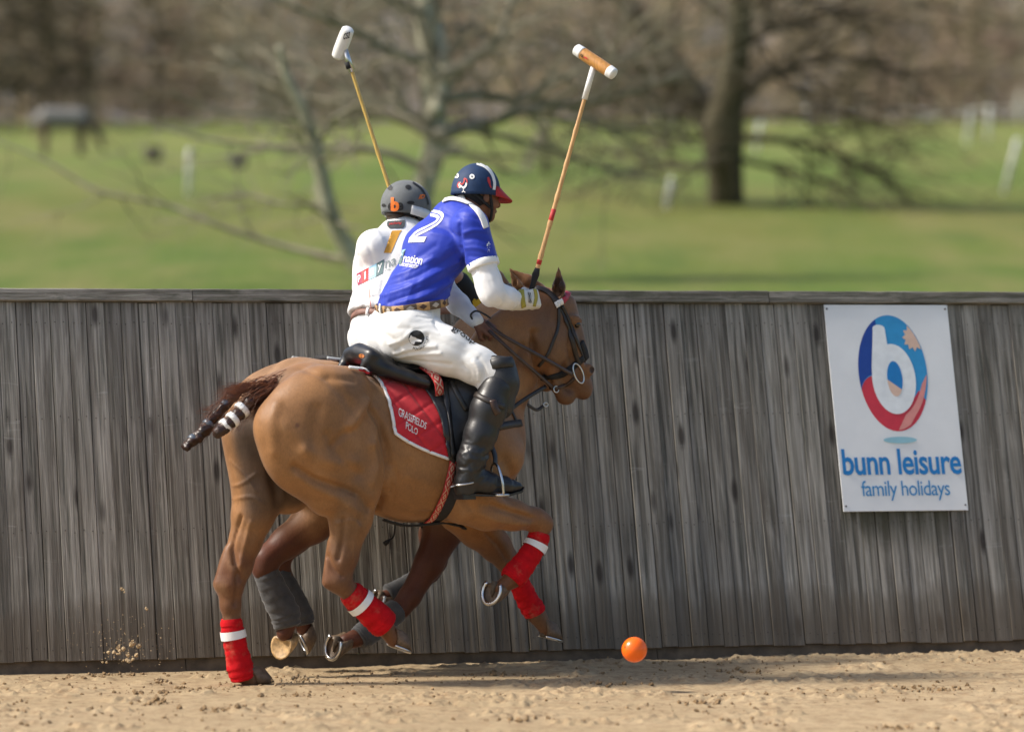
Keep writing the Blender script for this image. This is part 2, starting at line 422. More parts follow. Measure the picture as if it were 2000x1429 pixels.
for _ in range(20):                                          # heaps of turned sand
    x = random.uniform(-3, 3.4); y = random.uniform(-2.2, 1.0)
    for k in range(34):
        dx, dy = random.gauss(0, .08), random.gauss(0, .05); r = .003 + .013 * random.random() ** 3
        if wall_dist(x + dx, y + dy) < -.04: it.append(((x + dx, y + dy, sh1(x + dx, y + dy) + r * .4), r))
M_CLOD = simple("damp_sand_clod", (.25, .170, .092), .95, .3, 40, .5, 200, .004, spec=.2)
tag(clods(it, "sand_clods", M_CLOD), "loose crumbs and clods of sand scattered over the arena", "sand", kind="stuff")
it = []
for (px, py, sp, n, r0) in ((228, 1268, 9, 11, .012), (262, 1255, 6, 7, .012), (258, 1282, 8, 8, .010), (225, 1290, 18, 8, .007), (250, 1265, 48, 120, .0028), (240, 1225, 60, 50, .0025), (242, 1152, 4, 3, .010), (289, 1186, 4, 3, .006), (308, 1328, 7, 14, .010), (585, 1326, 16, 46, .007), (560, 1334, 12, 30, .006), (610, 1336, 22, 30, .005)):
    for _ in range(n): it.append((tuple(at(px + random.gauss(0, sp), py + random.gauss(0, sp * (.6 if py < 1320 else .25)), .1 + random.gauss(0, .08))), r0 * random.uniform(.4, 1.3)))
tag(clods(it, "flying_sand", M_SAND), "lumps of sand thrown up in the air behind the hooves", "sand", kind="stuff")

# ---- leaning board fence
FE = empty("board_fence", W0)
tag(FE, "grey weathered board fence leaning outward, closing off the sand arena", "fence")
def m_plank(name, dark=1.0, axis=2):
    t = NT(name); sc = [55, 55, 55]; sc[axis] = 2.0; v = t.coord(scale=tuple(sc), rnd=True)
    g = t.noise(v, 1.0, 5, .62, .35); sc2 = [5, 5, 5]; sc2[axis] = .9; v2 = t.coord(scale=tuple(sc2), rnd=True); g2 = t.noise(v2, 1.3, 4, .6, .8)
    c = t.ramp(g, [(.34, tuple(dark * q for q in (.090, .090, .074))), (.5, tuple(dark * q for q in (.240, .222, .188))), (.66, tuple(dark * q for q in (.39, .365, .32)))])
    c = t.mix(t.ramp(g2, [(.42, (0, 0, 0)), (.7, (.8, .8, .8))]), c, tuple(dark * q for q in (.115, .100, .080)))
    sc4 = [42, 42, 42]; sc4[axis] = .9; g4 = t.noise(t.coord(scale=tuple(sc4), rnd=True), 1.0, 3, .6, .5); c = t.mix(t.ramp(g4, [(.50, (0, 0, 0)), (.66, (.7, .7, .7))]), c, tuple(dark * q for q in (.36, .335, .29))); c = t.mix(t.ramp(g4, [(.32, (.75, .75, .75)), (.46, (0, 0, 0))]), c, tuple(dark * q for q in (.105, .090, .074)))
    sc3 = [9, 9, 9]; sc3[axis] = 2.6; v3 = t.coord(scale=tuple(sc3), rnd=True)          # knots
    vo = t.n("ShaderNodeTexVoronoi"); vo.inputs["Scale"].default_value = 1.0; t.l(v3, vo.inputs["Vector"])
    kn = t.ramp(vo.outputs["Distance"], [(.09, (1, 1, 1)), (.22, (0, 0, 0))]); c = t.mix(t.math('MULTIPLY', kn, .85), c, tuple(dark * q for q in (.035, .028, .024)))
    sc5 = [4, 4, 4]; sc5[axis] = 26; sn = t.noise(t.coord(scale=tuple(sc5), rnd=True), 1.0, 4, .7, .6); c = t.mix(t.ramp(sn, [(.64, (0, 0, 0)), (.74, (.35, .35, .35))]), c, tuple(dark * q for q in (.42, .41, .38)))
    oi = t.n("ShaderNodeObjectInfo"); br = t.math('ADD', t.math('MULTIPLY', oi.outputs["Random"], .42), .80)
    hs = t.n("ShaderNodeHueSaturation"); t.l(br, hs.inputs["Value"]); t.l(c, hs.inputs["Color"]); c = hs.outputs[0]
    if axis == 2:
        ge = t.n("ShaderNodeNewGeometry"); sx = t.n("ShaderNodeSeparateXYZ"); t.l(ge.outputs["Position"], sx.inputs[0])
        wob = t.math('MULTIPLY', t.noise(t.coord(kind="Object", scale=(6, 6, 2), rnd=True), 1, 3), .34)
        hgt = t.math('SUBTRACT', sx.outputs[2], wob)
        c = t.mix(t.ramp(hgt, [(.0, (.8, .8, .8)), (.12, (.55, .55, .55)), (.2, (0, 0, 0))]), c, (.115, .092, .066))    # splash stain low down
        # algae that has run down below the sign board
        dx = t.math('SUBTRACT', sx.outputs[0], 1.98); ax_ = t.math('LESS_THAN', t.math('ABSOLUTE', dx), .285)
        run = t.ramp(t.math('ADD', sx.outputs[2], t.math('MULTIPLY', g2, .45)), [(.72, (0, 0, 0)), (.98, (.85, .85, .85))]); top = t.math('LESS_THAN', sx.outputs[2], .86)
        c = t.mix(t.math('MULTIPLY', t.math('MULTIPLY', run, ax_), top), c, (.055, .052, .028))
    else:
        n3 = t.noise(t.coord(scale=(2, 12, 12), rnd=True), 2.2, 5, .75, .8); c = t.mix(t.ramp(n3, [(.46, (0, 0, 0)), (.66, (.8, .8, .8))]), c, (.065, .070, .045)); c = t.mix(t.ramp(n3, [(.30, (.7, .7, .7)), (.40, (0, 0, 0))]), c, (.34, .34, .28))
    t.col(c).set(Roughness=.85); t.b.inputs["Specular IOR Level"].default_value = .25
    t.bump(t.math('ADD', g, t.math('MULTIPLY', g4, .8)), .8, .009); return t.m
M_PLANK = m_plank("weathered_plank"); M_RAIL = m_plank("weathered_rail", .95, 0); M_PLINTH = simple("damp_plinth_board", (.105, .080, .055), .9, .35, 14, .5, 60, .004); M_BACK = simple("dark_gap_sheet", (.030, .028, .024), .9)
Mw = np.stack([WD, -WF, WUP])                                # local x along, y into the fence, z up the slope
def plank_mesh(w, l, th, ch, seed, name="plank"):
    rnd = random.Random(seed); me = bpy.data.meshes.new(name); x = w / 2
    sec = [(-x, th), (-x, ch * rnd.uniform(.7, 1.6)), (-x + ch, 0), (0, -.0015 * rnd.random()), (x - ch, 0), (x, ch * rnd.uniform(.7, 1.6)), (x, th)]
    v = []; 
    for z in (0, l * .33, l * .66, l):
        for (a, b) in sec: v.append((a + rnd.uniform(-.0012, .0012), b, z))
    n = 7; f = [(j * n + i, j * n + (i + 1) % n, (j + 1) * n + (i + 1) % n, (j + 1) * n + i) for j in range(3) for i in range(n)]
    f += [tuple(range(n))[::-1], tuple(3 * n + i for i in range(n))]
    me.from_pydata(v, [], f); me.materials.append(M_PLANK); me.update(); return me
ws = []; tot = -3.6
while tot < 9.4:
    w = random.choice((.078, .083, .087, .091, .096)); ws.append((tot, w)); tot += w
PM = {w: [plank_mesh(w - (.0012, .0024, .0042)[k], 1.80, .02, (.002, .003, .0035)[k], 10 * k + int(w * 1000)) for k in range(3)] for w in (.078, .083, .087, .091, .096)}
rotw = Matrix(Mw.T.tolist()).to_euler()
nail = G()
for (s0, w) in ws:
    o = bpy.data.objects.new("plank", random.choice(PM[w])); o.parent = FE
    dz = random.uniform(-.006, .006); off = WD * (s0 + w / 2) + WUP * (.062 + dz) + WF * random.choice((0, 0, .001, .002, -.002, .004))
    o.location = tuple(off); o.rotation_euler = rotw; scene.collection.objects.link(o)
    for hgt in (.12, .70, 1.27, 1.75):
        for q in (-.25, .25):
            p = W0 + WD * (s0 + w / 2 + w * q * random.uniform(.8, 1.1)) + WUP * (hgt + random.uniform(-.01, .01)) + WF * .0065
            nail.box(p, .0045, .003, .0045, Mw)
M_NAIL = simple("rusty_nail", (.035, .022, .016), .7)
tag(nail.obj("nail", M_NAIL, FE, smooth_=False), kind="stuff")
def beam(name, s0, s1, h0, h1, d0, d1, m):
    """a long board: along s0..s1, up the slope h0..h1, depth d0 (front, towards the arena positive) .. d1"""
    L = s1 - s0; nseg = max(2, int(L / .12)); v = []; f = []
    for i in range(nseg + 1):
        x = i * L / nseg; j = [random.uniform(-.0015, .0015) for _ in range(4)]
        c = .004
        for (hh, dd) in ((h0, d1), (h0, d0 - c), (h0 + c, d0), (h1 - c, d0), (h1, d0 - c), (h1, d1)): v.append((x, -(dd) + j[0], hh + j[1]))
    n = 6
    f = [(i * n + k, i * n + (k + 1) % n, (i + 1) * n + (k + 1) % n, (i + 1) * n + k) for i in range(nseg) for k in range(n)]
    f += [tuple(range(n))[::-1], tuple(nseg * n + k for k in range(n))]
    me = bpy.data.meshes.new(name); me.from_pydata(v, [], f); me.materials.append(m); me.update()
    o = bpy.data.objects.new(name, me); o.parent = FE; o.location = tuple(WD * s0); o.rotation_euler = rotw; scene.collection.objects.link(o); return o
ends = [-3.6, -1.7, 1.05, 3.09 + 1.02, 7.0, 9.4]
for a, b in zip(ends[:-1], ends[1:]): beam("top_rail", a + .002, b - .002, 1.862, 1.925, .030, -.11, M_RAIL)
for a, b in zip([-3.6, -1.6, .92, 3.35, 5.7, 7.6], [-1.6, .92, 3.35, 5.7, 7.6, 9.4]): beam("plinth_board", a + .002, b - .002, -.06, .07, -.022, -.05, M_PLINTH)
for k_ in range(7): beam("added_gap_sheet", -3.6, 9.4, .075 + k_ * .256, .329 + k_ * .256, -.0215, -.0245, M_BACK)  # near-black sheets added to stop light showing through the plank gaps
beam("back_rail", -3.6, 9.4, 1.70, 1.80, -.026, -.07, M_PLINTH); beam("back_rail", -3.6, 9.4, .66, .76, -.026, -.07, M_PLINTH)
for s in np.arange(-3.2, 9.4, 1.8):
    g = G(); g.box(W0 + WD * s + WUP * .93 - WF * .115, .10, .08, 1.95, Mw); g.obj("post", M_PLINTH, FE, smooth_=False)

# ---- text as geometry
def text2d(body, bold=0.0, space=1.0, shear=0.0):
    cu = bpy.data.curves.new("txt", 'FONT'); cu.body = body; cu.offset = bold; cu.space_character = space; cu.shear = shear; cu.resolution_u = 3
    o = bpy.data.objects.new("txt", cu); scene.collection.objects.link(o); bpy.context.view_layer.update()
    me = bpy.data.meshes.new_from_object(o.evaluated_get(bpy.context.evaluated_depsgraph_get()))
    v = A([tuple(q.co)[:2] for q in me.vertices]); f = [tuple(p.vertices) for p in me.polygons]
    bpy.data.objects.remove(o); bpy.data.curves.remove(cu); bpy.data.meshes.remove(me)
    return v, f
def fit(v): lo = v.min(0); return (v - lo) / (v.max(0) - lo)
def split_long(v, f, L):
    """cut 2-D faces until no edge is longer than L"""
    bm = bmesh.new(); vs = [bm.verts.new((q[0], q[1], 0)) for q in v]
    for q in f:
        try: bm.faces.new([vs[i] for i in q])
        except ValueError: pass
    bmesh.ops.triangulate(bm, faces=bm.faces[:])
    for _ in range(7):
        e = [q for q in bm.edges if q.calc_length() > L]
        if not e: break
        bmesh.ops.subdivide_edges(bm, edges=e, cuts=1); bmesh.ops.triangulate(bm, faces=[q for q in bm.faces if len(q.verts) > 3])
    bm.verts.index_update(); v = A([tuple(q.co)[:2] for q in bm.verts]); f = [tuple(q.index for q in p.verts) for p in bm.faces]; bm.free(); return v, f
def poly2d(pts): return A(pts, float), [tuple(range(len(pts)))]
def disc2d(c, r, n=32, sx=1, sy=1, a0=0, a1=360): return [(c[0] + r * sx * math.cos(R(a0 + (a1 - a0) * k / n)), c[1] + r * sy * math.sin(R(a0 + (a1 - a0) * k / n))) for k in range(n + (a1 - a0 < 360))]
def stroke2d(pts, w, closed=False):
    pts = [A(p, float) for p in pts]; m = len(pts); v = []; 
    for i in range(m):
        a = pts[(i - 1) % m] if closed or i else pts[0]; b = pts[(i + 1) % m] if closed or i < m - 1 else pts[-1]
        t = nrm(b - a); n = A([-t[1], t[0]]); ww = w[i] if hasattr(w, '__len__') else w
        v += [pts[i] + n * ww / 2, pts[i] - n * ww / 2]
    q = m if closed else m - 1
    return A(v), [(2 * i, 2 * i + 1, (2 * i + 3) % (2 * m), (2 * i + 2) % (2 * m)) for i in range(q)]

# ---- sign board on the fence
def wall_hit(px, py, off=.012):
    p0 = W0 + WF * off; r = ray(px, py); k = np.dot(p0 - CAM, WF) / np.dot(r, WF); p = CAM + r * k - W0
    return A([np.dot(p, WD), np.dot(p, WUP)])
c4 = [wall_hit(*q) for q in ((1608, 596), (1853, 596), (1886, 996), (1648, 999))]
sa0 = (c4[0][0] + c4[3][0]) / 2; sa1 = (c4[1][0] + c4[2][0]) / 2; sb1 = (c4[0][1] + c4[1][1]) / 2; sb0 = (c4[2][1] + c4[3][1]) / 2
SGW, SGH = sa1 - sa0, sb1 - sb0
print("sign", c4, SGW, SGH)
SG = empty("sign_board", W0 + WD * (sa0 + sa1) / 2 + WUP * sb0 + WF * .01)
tag(SG, "white sign board with a round blue and red letter b emblem fixed to the fence", "sign")
g = G(); g.box(W0 + WD * (sa0 + sa1) / 2 + WUP * (sb0 + sb1) / 2 + WF * .014, SGW, .008, SGH, Mw)
def paint(name, c, r=.45): return simple(name, c, r, .06, 20, .05, 300)
M_SIGN = simple("sign_white", (.80, .81, .80), .4, .05, 4, .03, 100); g.obj("panel", M_SIGN, SG, smooth_=False)
lay = [0]
def sign_put(name, vf, m):
    """vf in panel coordinates 0..1, v measured down from the top"""
    lay[0] += 1; v, f = vf
    w = [W0 + WD * (sa0 + q[0] * SGW) + WUP * (sb1 - q[1] * SGH) + WF * (.0182 + .0004 * lay[0]) for q in v]
    return mesh_obj(name, w, f, m, SG, smooth_=False)
P_BLUE = paint("print_blue", (.012, .20, .52)); P_NAVY = paint("print_navy", (.012, .055, .30)); P_SKY = paint("print_sky_blue", (.035, .30, .60)); P_RED = paint("print_red", (.62, .035, .055)); P_PEACH = paint("print_peach", (.72, .50, .38)); P_WHITE = paint("print_white", (.80, .83, .83)); P_PALE = paint("print_pale_blue", (.30, .55, .63)); P_PINK = paint("print_pink", (.72, .28, .24))
ec, eu, ev = (.503, .334), .278, .283
E = lambda x, y: (ec[0] + eu * x, ec[1] + ev * y)           # unit-disc coordinates (y down)
sign_put("emblem_disc", poly2d([E(math.cos(a), math.sin(a)) for a in np.linspace(0, 2 * math.pi, 56)[:-1]]), P_RED)
arc = [E(math.cos(a), math.sin(a)) for a in np.linspace(R(-197), R(28), 44)]
def qb(a, b, c, n=12): return [tuple(A(a) * (1 - t) ** 2 + 2 * t * (1 - t) * A(b) + A(c) * t * t) for t in np.linspace(0, 1, n)]
sign_put("emblem_sky", poly2d(arc + qb(E(.70, .30), E(.25, .72), E(.0, .28)) + qb(E(-.3, .05), E(-.75, -.02), E(-.93, .22))), P_SKY)
sign_put("emblem_sea", poly2d([E(math.cos(a), math.sin(a)) for a in np.linspace(R(-197), R(-112), 20)] + qb(E(-.36, -.86), E(-.5, -.2), E(-.42, .12)) + qb(E(-.5, .03), E(-.75, .0), E(-.93, .2))), P_NAVY)
sign_put("emblem_side", poly2d(qb(E(.98, .02), E(.9, .45), E(.55, .72)) + qb(E(.38, .88), E(.2, .97), E(.0, .98)) + qb(E(.25, .72), E(.62, .55), E(.8, .2))), P_PINK)
cs = (.700, .160)
def in_e(q):
    d = A([(q[0] - ec[0]) / eu, (q[1] - ec[1]) / ev]); n_ = np.linalg.norm(d)
    return tuple(q) if n_ < .985 else (ec[0] + eu * d[0] / n_ * .985, ec[1] + ev * d[1] / n_ * .985)
sign_put("emblem_sun", poly2d([in_e((cs[0] + .070 * k * math.cos(a), cs[1] + .050 * k * math.sin(a))) for a, k in [(q * math.pi / 12, 1.0 if q % 2 else 1.36) for q in range(24)]]), P_PEACH)
bo = [(.505 + .176 * math.cos(a), .363 + .171 * math.sin(a)) for a in np.linspace(0, 2 * math.pi, 48)[:-1]]
sign_put("emblem_letter", poly2d(bo), P_WHITE)
sign_put("emblem_letter_stem", poly2d([(.372, .125)] + [(.420 + .050 * math.cos(a), .118 + .020 * math.sin(a)) for a in np.linspace(R(180), R(360), 12)] + [(.478, .20), (.482, .235), (.45, .30), (.40, .45), (.345, .43), (.330, .36), (.335, .30)]), P_WHITE)
hole = lambda a: (.512 + .062 * math.cos(a), .362 + .086 * math.sin(a))
sign_put("emblem_centre", poly2d([hole(a) for a in np.linspace(0, 2 * math.pi, 34)[:-1]]), P_BLUE)
sign_put("emblem_centre_shore", poly2d([hole(a) for a in np.linspace(R(38), R(178), 22)]), P_PEACH)
sign_put("emblem_shade", poly2d([(.505 + .135 * math.cos(a), .660 + .016 * math.sin(a)) for a in np.linspace(0, 2 * math.pi, 30)[:-1]]), P_PALE)
def sign_text(name, s, box, m, bold, space=1.0):
    v, f = text2d(s, bold, space); v = fit(v); u0, u1, v0, v1 = box
    return sign_put(name, (np.stack([u0 + (u1 - u0) * v[:, 0], v1 - (v1 - v0) * v[:, 1]], 1), f), m)
sign_text("lettering", "bunn leisure", (.022, .978, .702, .828), P_BLUE, .018, .95)
sign_text("lettering", "family holidays", (.155, .865, .855, .952), paint("print_light_blue", (.03, .24, .52)), .0, .92)
g = G()
for (u, v_) in ((.02, .02), (.98, .02), (.02, .975), (.98, .975)):
    g = G(); g.tube([W0 + WD * (sa0 + u * SGW) + WUP * (sb1 - v_ * SGH) + WF * q for q in (.017, .021)], .005, 8); g.obj("screw", M_NAIL, SG)
# ================================================================== HORSES
YAW = R(26)
HN = Frame(at(750, 668, .24) * A([1, 1, 0]), YAW)                       # near horse: origin under the barrel
LATSEP = .72
HF = Frame(HN.O + HN.l * LATSEP + HN.u * .30, YAW)                      # far horse, shoulder to shoulder beyond it
def hide(name, redder=0.0):
    t = NT(name); at_ = t.n("ShaderNodeAttribute", attribute_name="Col"); v = t.coord()
    n = t.noise(v, 5, 4, .6); n2 = t.noise(t.coord(scale=(1, 1, .35)), 160, 3, .6)
    c = t.mix(.55, at_.outputs["Color"], t.ramp(n, [(.3, (.52, .50, .48)), (.7, (1.25, 1.25, 1.25))]), 'MULTIPLY')
    c = t.mix(.28, c, t.ramp(n2, [(.3, (.5, .5, .5)), (.7, (1.4, 1.4, 1.4))]), 'MULTIPLY')
    t.col(c).set(Roughness=.52); t.b.inputs["Specular IOR Level"].default_value = .32
    t.b.inputs["Sheen Weight"].default_value = .12; t.b.inputs["Sheen Roughness"].default_value = .4
    b = t.n("ShaderNodeBump"); b.inputs["Strength"].default_value = .18; b.inputs["Distance"].default_value = .003
    t.l(n2, b.inputs["Height"]); b2 = t.n("ShaderNodeBump"); b2.inputs["Strength"].default_value = .35; b2.inputs["Distance"].default_value = .012
    t.l(t.noise(t.coord(scale=(1, 1, .6)), 9, 3, .5, .6), b2.inputs["Height"]); t.l(b2.outputs[0], b.inputs["Normal"]); t.l(b.outputs[0], t.b.inputs["Normal"]); return t.m
M_HIDE = hide("clipped_coat")
p = HN.P
def rot_sz(a):                                                          # rotation of an ellipsoid in the fore-aft plane
    a = R(a); return A([[math.cos(a), 0, math.sin(a)], [0, 1, 0], [-math.sin(a), 0, math.cos(a)]])
# trunk, near-horse coordinates; used for both horses
TRUNK = []
def T(kind, *a, **k): TRUNK.append((kind, a, k))
T('cone', p(600, 800), p(690, 858), .222, .300, .06, lat=.74)
T('cone', p(690, 858), p(800, 880), .300, .322, .06, lat=.86)
T('cone', p(800, 880), p(885, 868), .322, .335, .06, lat=.80)
T('cone', p(885, 868), p(925, 862), .335, .235, .08, lat=.82)
T('cone', p(880, 765), p(930, 725), .12, .075, .08, lat=.8)             # withers
for sgn in (-1, 1):
    dx = 0 if sgn < 0 else -57
    T('ell', p(616 + dx, 850, .135 * sgn), (.285, .170, .30), .035)      # haunch
    T('ell', p(655 + dx, 775, .12 * sgn), (.17, .13, .14), .07)         # gluteal
    T('ell', p(690 + dx, 745, .17 * sgn), (.05, .035, .05), .07)        # point of hip
    T('cone', p(905 + dx, 780, .17 * sgn), p(975 + dx, 890, .17 * sgn), .10, .105, .06)   # shoulder blade
    T('cone', p(975 + dx, 890, .17 * sgn), p(915 + dx, 965, .17 * sgn), .105, .11, .05)
NECK = [('cone', (p(925, 800), p(975, 720), .235, .185, .07), dict(lat=.62)), ('cone', (p(975, 720), p(1025, 655), .185, .142, .06), dict(lat=.60)), ('cone', (p(1025, 655), p(1062, 612), .142, .105, .05), dict(lat=.70)),
        ('cone', (p(960, 650), p(1055, 578), .06, .04, .05), dict(lat=.6))]
HEAD = [('cone', (p(1080, 606), p(1090, 662), .092, .100, .04), dict(lat=.84)), ('cone', (p(1090, 662), p(1113, 722), .100, .066, .04), dict(lat=.76)), ('cone', (p(1113, 722), p(1134, 752), .066, .060, .03), dict(lat=.85)),
        ('ell', (p(1068, 690, 0), (.070, .072, .105), .03), {}), ('ell', (p(1106, 776, 0), (.045, .036, .036), .025), {}), ('cone', (p(1072, 722, 0), p(1100, 765, 0), .060, .040, .03), dict(lat=.7)), ('ell', (p(1140, 765), (.036, .042, .038), .02), {}),
        ('cone', (p(1104, 595, 0), p(1132, 690, 0), .052, .042, .04), dict(lat=1.0))]
for sgn in (-1, 1):
    dx = 0 if sgn < 0 else -20
    HEAD += [('ell', (p(1124 + dx, 626, .070 * sgn), (.036, .020, .022), .025), {}), ('ell', (p(1150 + dx, 722, .040 * sgn), (.030, .020, .030), .02), {}), ('ell', (p(1084 + dx, 678, .066 * sgn), (.065, .028, .075), .04), {}),
             ('cone', (p(1118 + dx, 655, .075 * sgn), p(1136 + dx, 712, .055 * sgn), .012, .010, .03), {})]
HEADSUB = [('ell', (p(1158, 722, -.058), (.014, .014, .020), .008), dict(sub=True)), ('cone', (p(1098, 764, -.07), p(1146, 752, -.07), .009, .007, .008), dict(sub=True))]
def ear(sd, base, tip, r, open_dir, k=.02):
    base = A(base); tip = A(tip); m = base + (tip - base) * .42; ax = nrm(tip - base)
    sd.cone(base, m, r * .8, r, k); sd.cone(m, tip, r, .004, .012)
    od = nrm(open_dir); sd.cone(base + ax * .03 + od * r * .62, base + (tip - base) * .82 + od * r * .42, r * .62, .006, .006, sub=True)
def run(sd, lst, off=np.zeros(3), scale=1.0):
    for kind, a, k in lst:
        a = list(a); a[0] = A(a[0]) + off
        if kind == 'cone': a[1] = A(a[1]) + off; sd.cone(*a, **k)
        else: sd.ell(*a, **k)
def leg(sd, fr, pts, k=.03, lat=1.0):
    sd.chain([(fr.P(a, b, t), r) for (a, b, t, r) in pts], k, lat)
def coat(fr, v, n, body, red, dark, legz, neck_red):
    """colour of the coat by place on the animal"""
    s, t, z = v[:, 0], v[:, 1], v[:, 2]; N = fbm(v * 9, 3)
    c = np.tile(A(body), (len(v), 1))
    m = smooth(legz + .14, legz - .12, z + (N - .5) * .12)[:, None]; c = c * (1 - m) + A(red) * m
    m = (smooth(.45, .9, s) * neck_red)[:, None]; c = c * (1 - m) + A(red) * m
    return c
# ------------------------------------------------------------------ near horse
near_horse = empty("horse", HN.w((0, 0, 0)))
tag(near_horse, "clipped tan brown horse in red leg wraps galloping in front", "horse")
sd = SDF((-1.02, -.48, -.03), (1.36, .50, 1.98), .0085)
run(sd, TRUNK); run(sd, NECK); run(sd, HEAD)
# right hind
sd.cone(p(545, 832, -.12), p(640, 965, -.14), .115, .105, .05); sd.cone(p(630, 800, -.15), p(702, 925, -.19), .19, .135, .05, lat=.8)
sd.ell(p(652, 885, -.17), (.25, .125, .235), .025); sd.ell(p(724, 912, -.21), (.085, .065, .11), .03)
leg(sd, HN, [(690, 960, -.17, .125), (685, 1010, -.15, .098), (671, 1085, -.14, .066), (660, 1132, -.13, .060)], .03)
sd.cone(p(650, 1060, -.13), p(641, 1136, -.13), .026, .030, .02)
leg(sd, HN, [(660, 1132, -.13, .056), (690, 1162, -.13, .044), (740, 1205, -.13, .038), (752, 1225, -.13, .040), (770, 1247, -.13, .040)], .02)
# left hind, on the ground
sd.cone(p(490, 850, .13), p(505, 960, .13), .135, .125, .05); sd.cone(p(560, 850, .13), p(560, 950, .15), .17, .13, .05)
leg(sd, HN, [(508, 960, .13, .125), (494, 1005, .13, .098), (480, 1055, .13, .074), (463, 1105, .13, .068), (449, 1142, .13, .064)], .03)
sd.cone(p(446, 1075, .13), p(428, 1140, .13), .020, .026, .035)
leg(sd, HN, [(449, 1142, .13, .064), (450, 1182, .13, .047), (454, 1215, .13, .040), (468, 1295, .13, .042), (474, 1312, .13, .046), (495, 1328, .13, .042)], .02)
# right fore
leg(sd, HN, [(912, 975, -.17, .125), (950, 993, -.17, .098), (1000, 1005, -.17, .070), (1045, 1014, -.17, .052), (1060, 1022, -.17, .048)], .035)
leg(sd, HN, [(1060, 1022, -.17, .046), (1052, 1050, -.17, .038), (1012, 1115, -.17, .038), (1003, 1128, -.17, .042), (978, 1148, -.17, .036)], .02)
# left fore
leg(sd, HN, [(905, 995, .10, .125), (935, 1030, .12, .098), (968, 1066, .13, .072), (992, 1096, .13, .052), (999, 1108, .13, .046)], .035)
leg(sd, HN, [(999, 1108, .13, .046), (1010, 1135, .13, .038), (1040, 1185, .13, .038), (1048, 1200, .13, .042), (1066, 1226, .13, .036)], .02)
# creases between the muscles
sd.cone(p(940, 985, -.29), p(1030, 1010, -.24), .006, .004, .03, sub=True)
sd.cone(p(455, 1060, .07), p(468, 1130, .07), .006, .006, .02, sub=True); sd.cone(p(668, 1060, -.215), p(655, 1120, -.195), .006, .006, .02, sub=True)
sd.cone(p(512, 790, 0), p(545, 985, 0), .03, .02, .03, sub=True)        # cleft between the buttocks
run(sd, HEADSUB)
sd.cone(p(1046, 676, -.12), p(1062, 738, -.105), .020, .026, .03, sub=True); sd.cone(p(1026, 676, .12), p(1042, 738, .105), .020, .026, .03, sub=True)
ear(sd, p(1092, 586, -.055), p(1091, 522, -.07), .031, (-.75, -.66, .05)); ear(sd, p(1058, 565, .05), p(994, 524, .10), .030, (-.1, .6, .9))
v, f = sd.surf(2); n = vnormals(v, f)
_b = BVHTree.FromPolygons(HN.w(v).tolist(), f.tolist())
v = sculpt(v, n, _b, HN, [(a_, b_ * 2.1, c_) for a_, b_, c_ in [
    ([(722, 795), (742, 832), (756, 880), (760, 925), (748, 962), (735, 995)], -.016, .020), ([(714, 785), (700, 806), (684, 832)], .013, .024), ([(728, 800), (735, 830), (728, 865)], .007, .022),
    ([(690, 838), (668, 850), (650, 870)], -.006, .018), ([(575, 912), (610, 934), (655, 950), (700, 966), (722, 992)], -.010, .020), ([(585, 930), (620, 955), (665, 975), (700, 1000)], .006, .022),
    ([(540, 790), (530, 830), (535, 880)], .004, .030), ([(640, 740), (670, 770), (690, 800)], -.006, .030), ([(600, 880), (640, 900), (690, 905)], .008, .035), ([(620, 800), (612, 850), (618, 890)], -.005, .03),
    ([(762, 900), (768, 930), (762, 960)], -.004, .008), ([(770, 905), (776, 940), (768, 975)], -.003, .008), ([(765, 915), (770, 945)], .004, .006),
    ([(670, 1015), (668, 1050), (660, 1090)], -.007, .014), ([(655, 1022), (690, 1016), (705, 1030)], .003, .007), ([(700, 1030), (692, 1060), (690, 1090)], .0035, .007),
    ([(470, 1010), (456, 1060), (458, 1100)], -.007, .012), ([(490, 1020), (478, 1065), (470, 1105)], .004, .012), ([(463, 1120), (462, 1150), (458, 1180)], -.006, .010),
    ([(450, 900), (480, 930), (500, 960)], .003, .007), ([(445, 950), (470, 945), (500, 925)], .003, .006), ([(455, 975), (490, 970), (515, 985)], .003, .006),
    ([(1018, 680), (1000, 730), (985, 775)], -.010, .024), ([(1042, 650), (1044, 690), (1052, 725), (1072, 748)], -.014, .016), ([(1066, 640), (1064, 690), (1075, 725)], .005, .03),
    ([(1116, 640), (1112, 680), (1122, 715)], -.007, .016), ([(1100, 715), (1095, 740), (1110, 760)], -.006, .014),
    ([(960, 985), (1000, 1000), (1040, 1012)], -.006, .012), ([(930, 1000), (975, 1018), (1030, 1024)], .005, .016), ([(950, 1040), (975, 1068), (990, 1092)], -.005, .010),
    ([(985, 900), (1000, 930), (985, 965)], -.008, .03), ([(900, 960), (915, 985), (930, 1000)], -.006, .02), ([(800, 905), (802, 950), (815, 990)], -.0025, .02), ([(775, 985), (815, 1000), (850, 1002)], -.004, .02), ([(590, 720), (640, 735), (690, 742)], -.004, .02), ([(560, 830), (590, 860), (600, 900)], .003, .04), ([(640, 850), (660, 890), (700, 925)], -.005, .022), ([(725, 870), (735, 905), (728, 940)], .006, .022), ([(690, 965), (705, 990), (700, 1015)], -.004, .015), ([(1000, 640), (985, 690), (960, 720)], -.005, .03), ([(1070, 600), (1060, 640), (1035, 680)], -.004, .02), ([(1080, 640), (1085, 670), (1080, 700)], .004, .02), ([(1095, 600), (1105, 615), (1112, 628)], -.006, .012), ([(1108, 625), (1116, 618), (1128, 620)], .004, .008), ([(795, 930), (830, 940), (860, 960)], .003, .03), ([(640, 1085), (650, 1110), (668, 1125)], -.005, .012)]])
n = vnormals(v, f)
col = coat(HN, v, n, (.300, .148, .058), (.160, .062, .024), (.05, .03, .02), .64, .75)
s_, t_, z_ = v.T
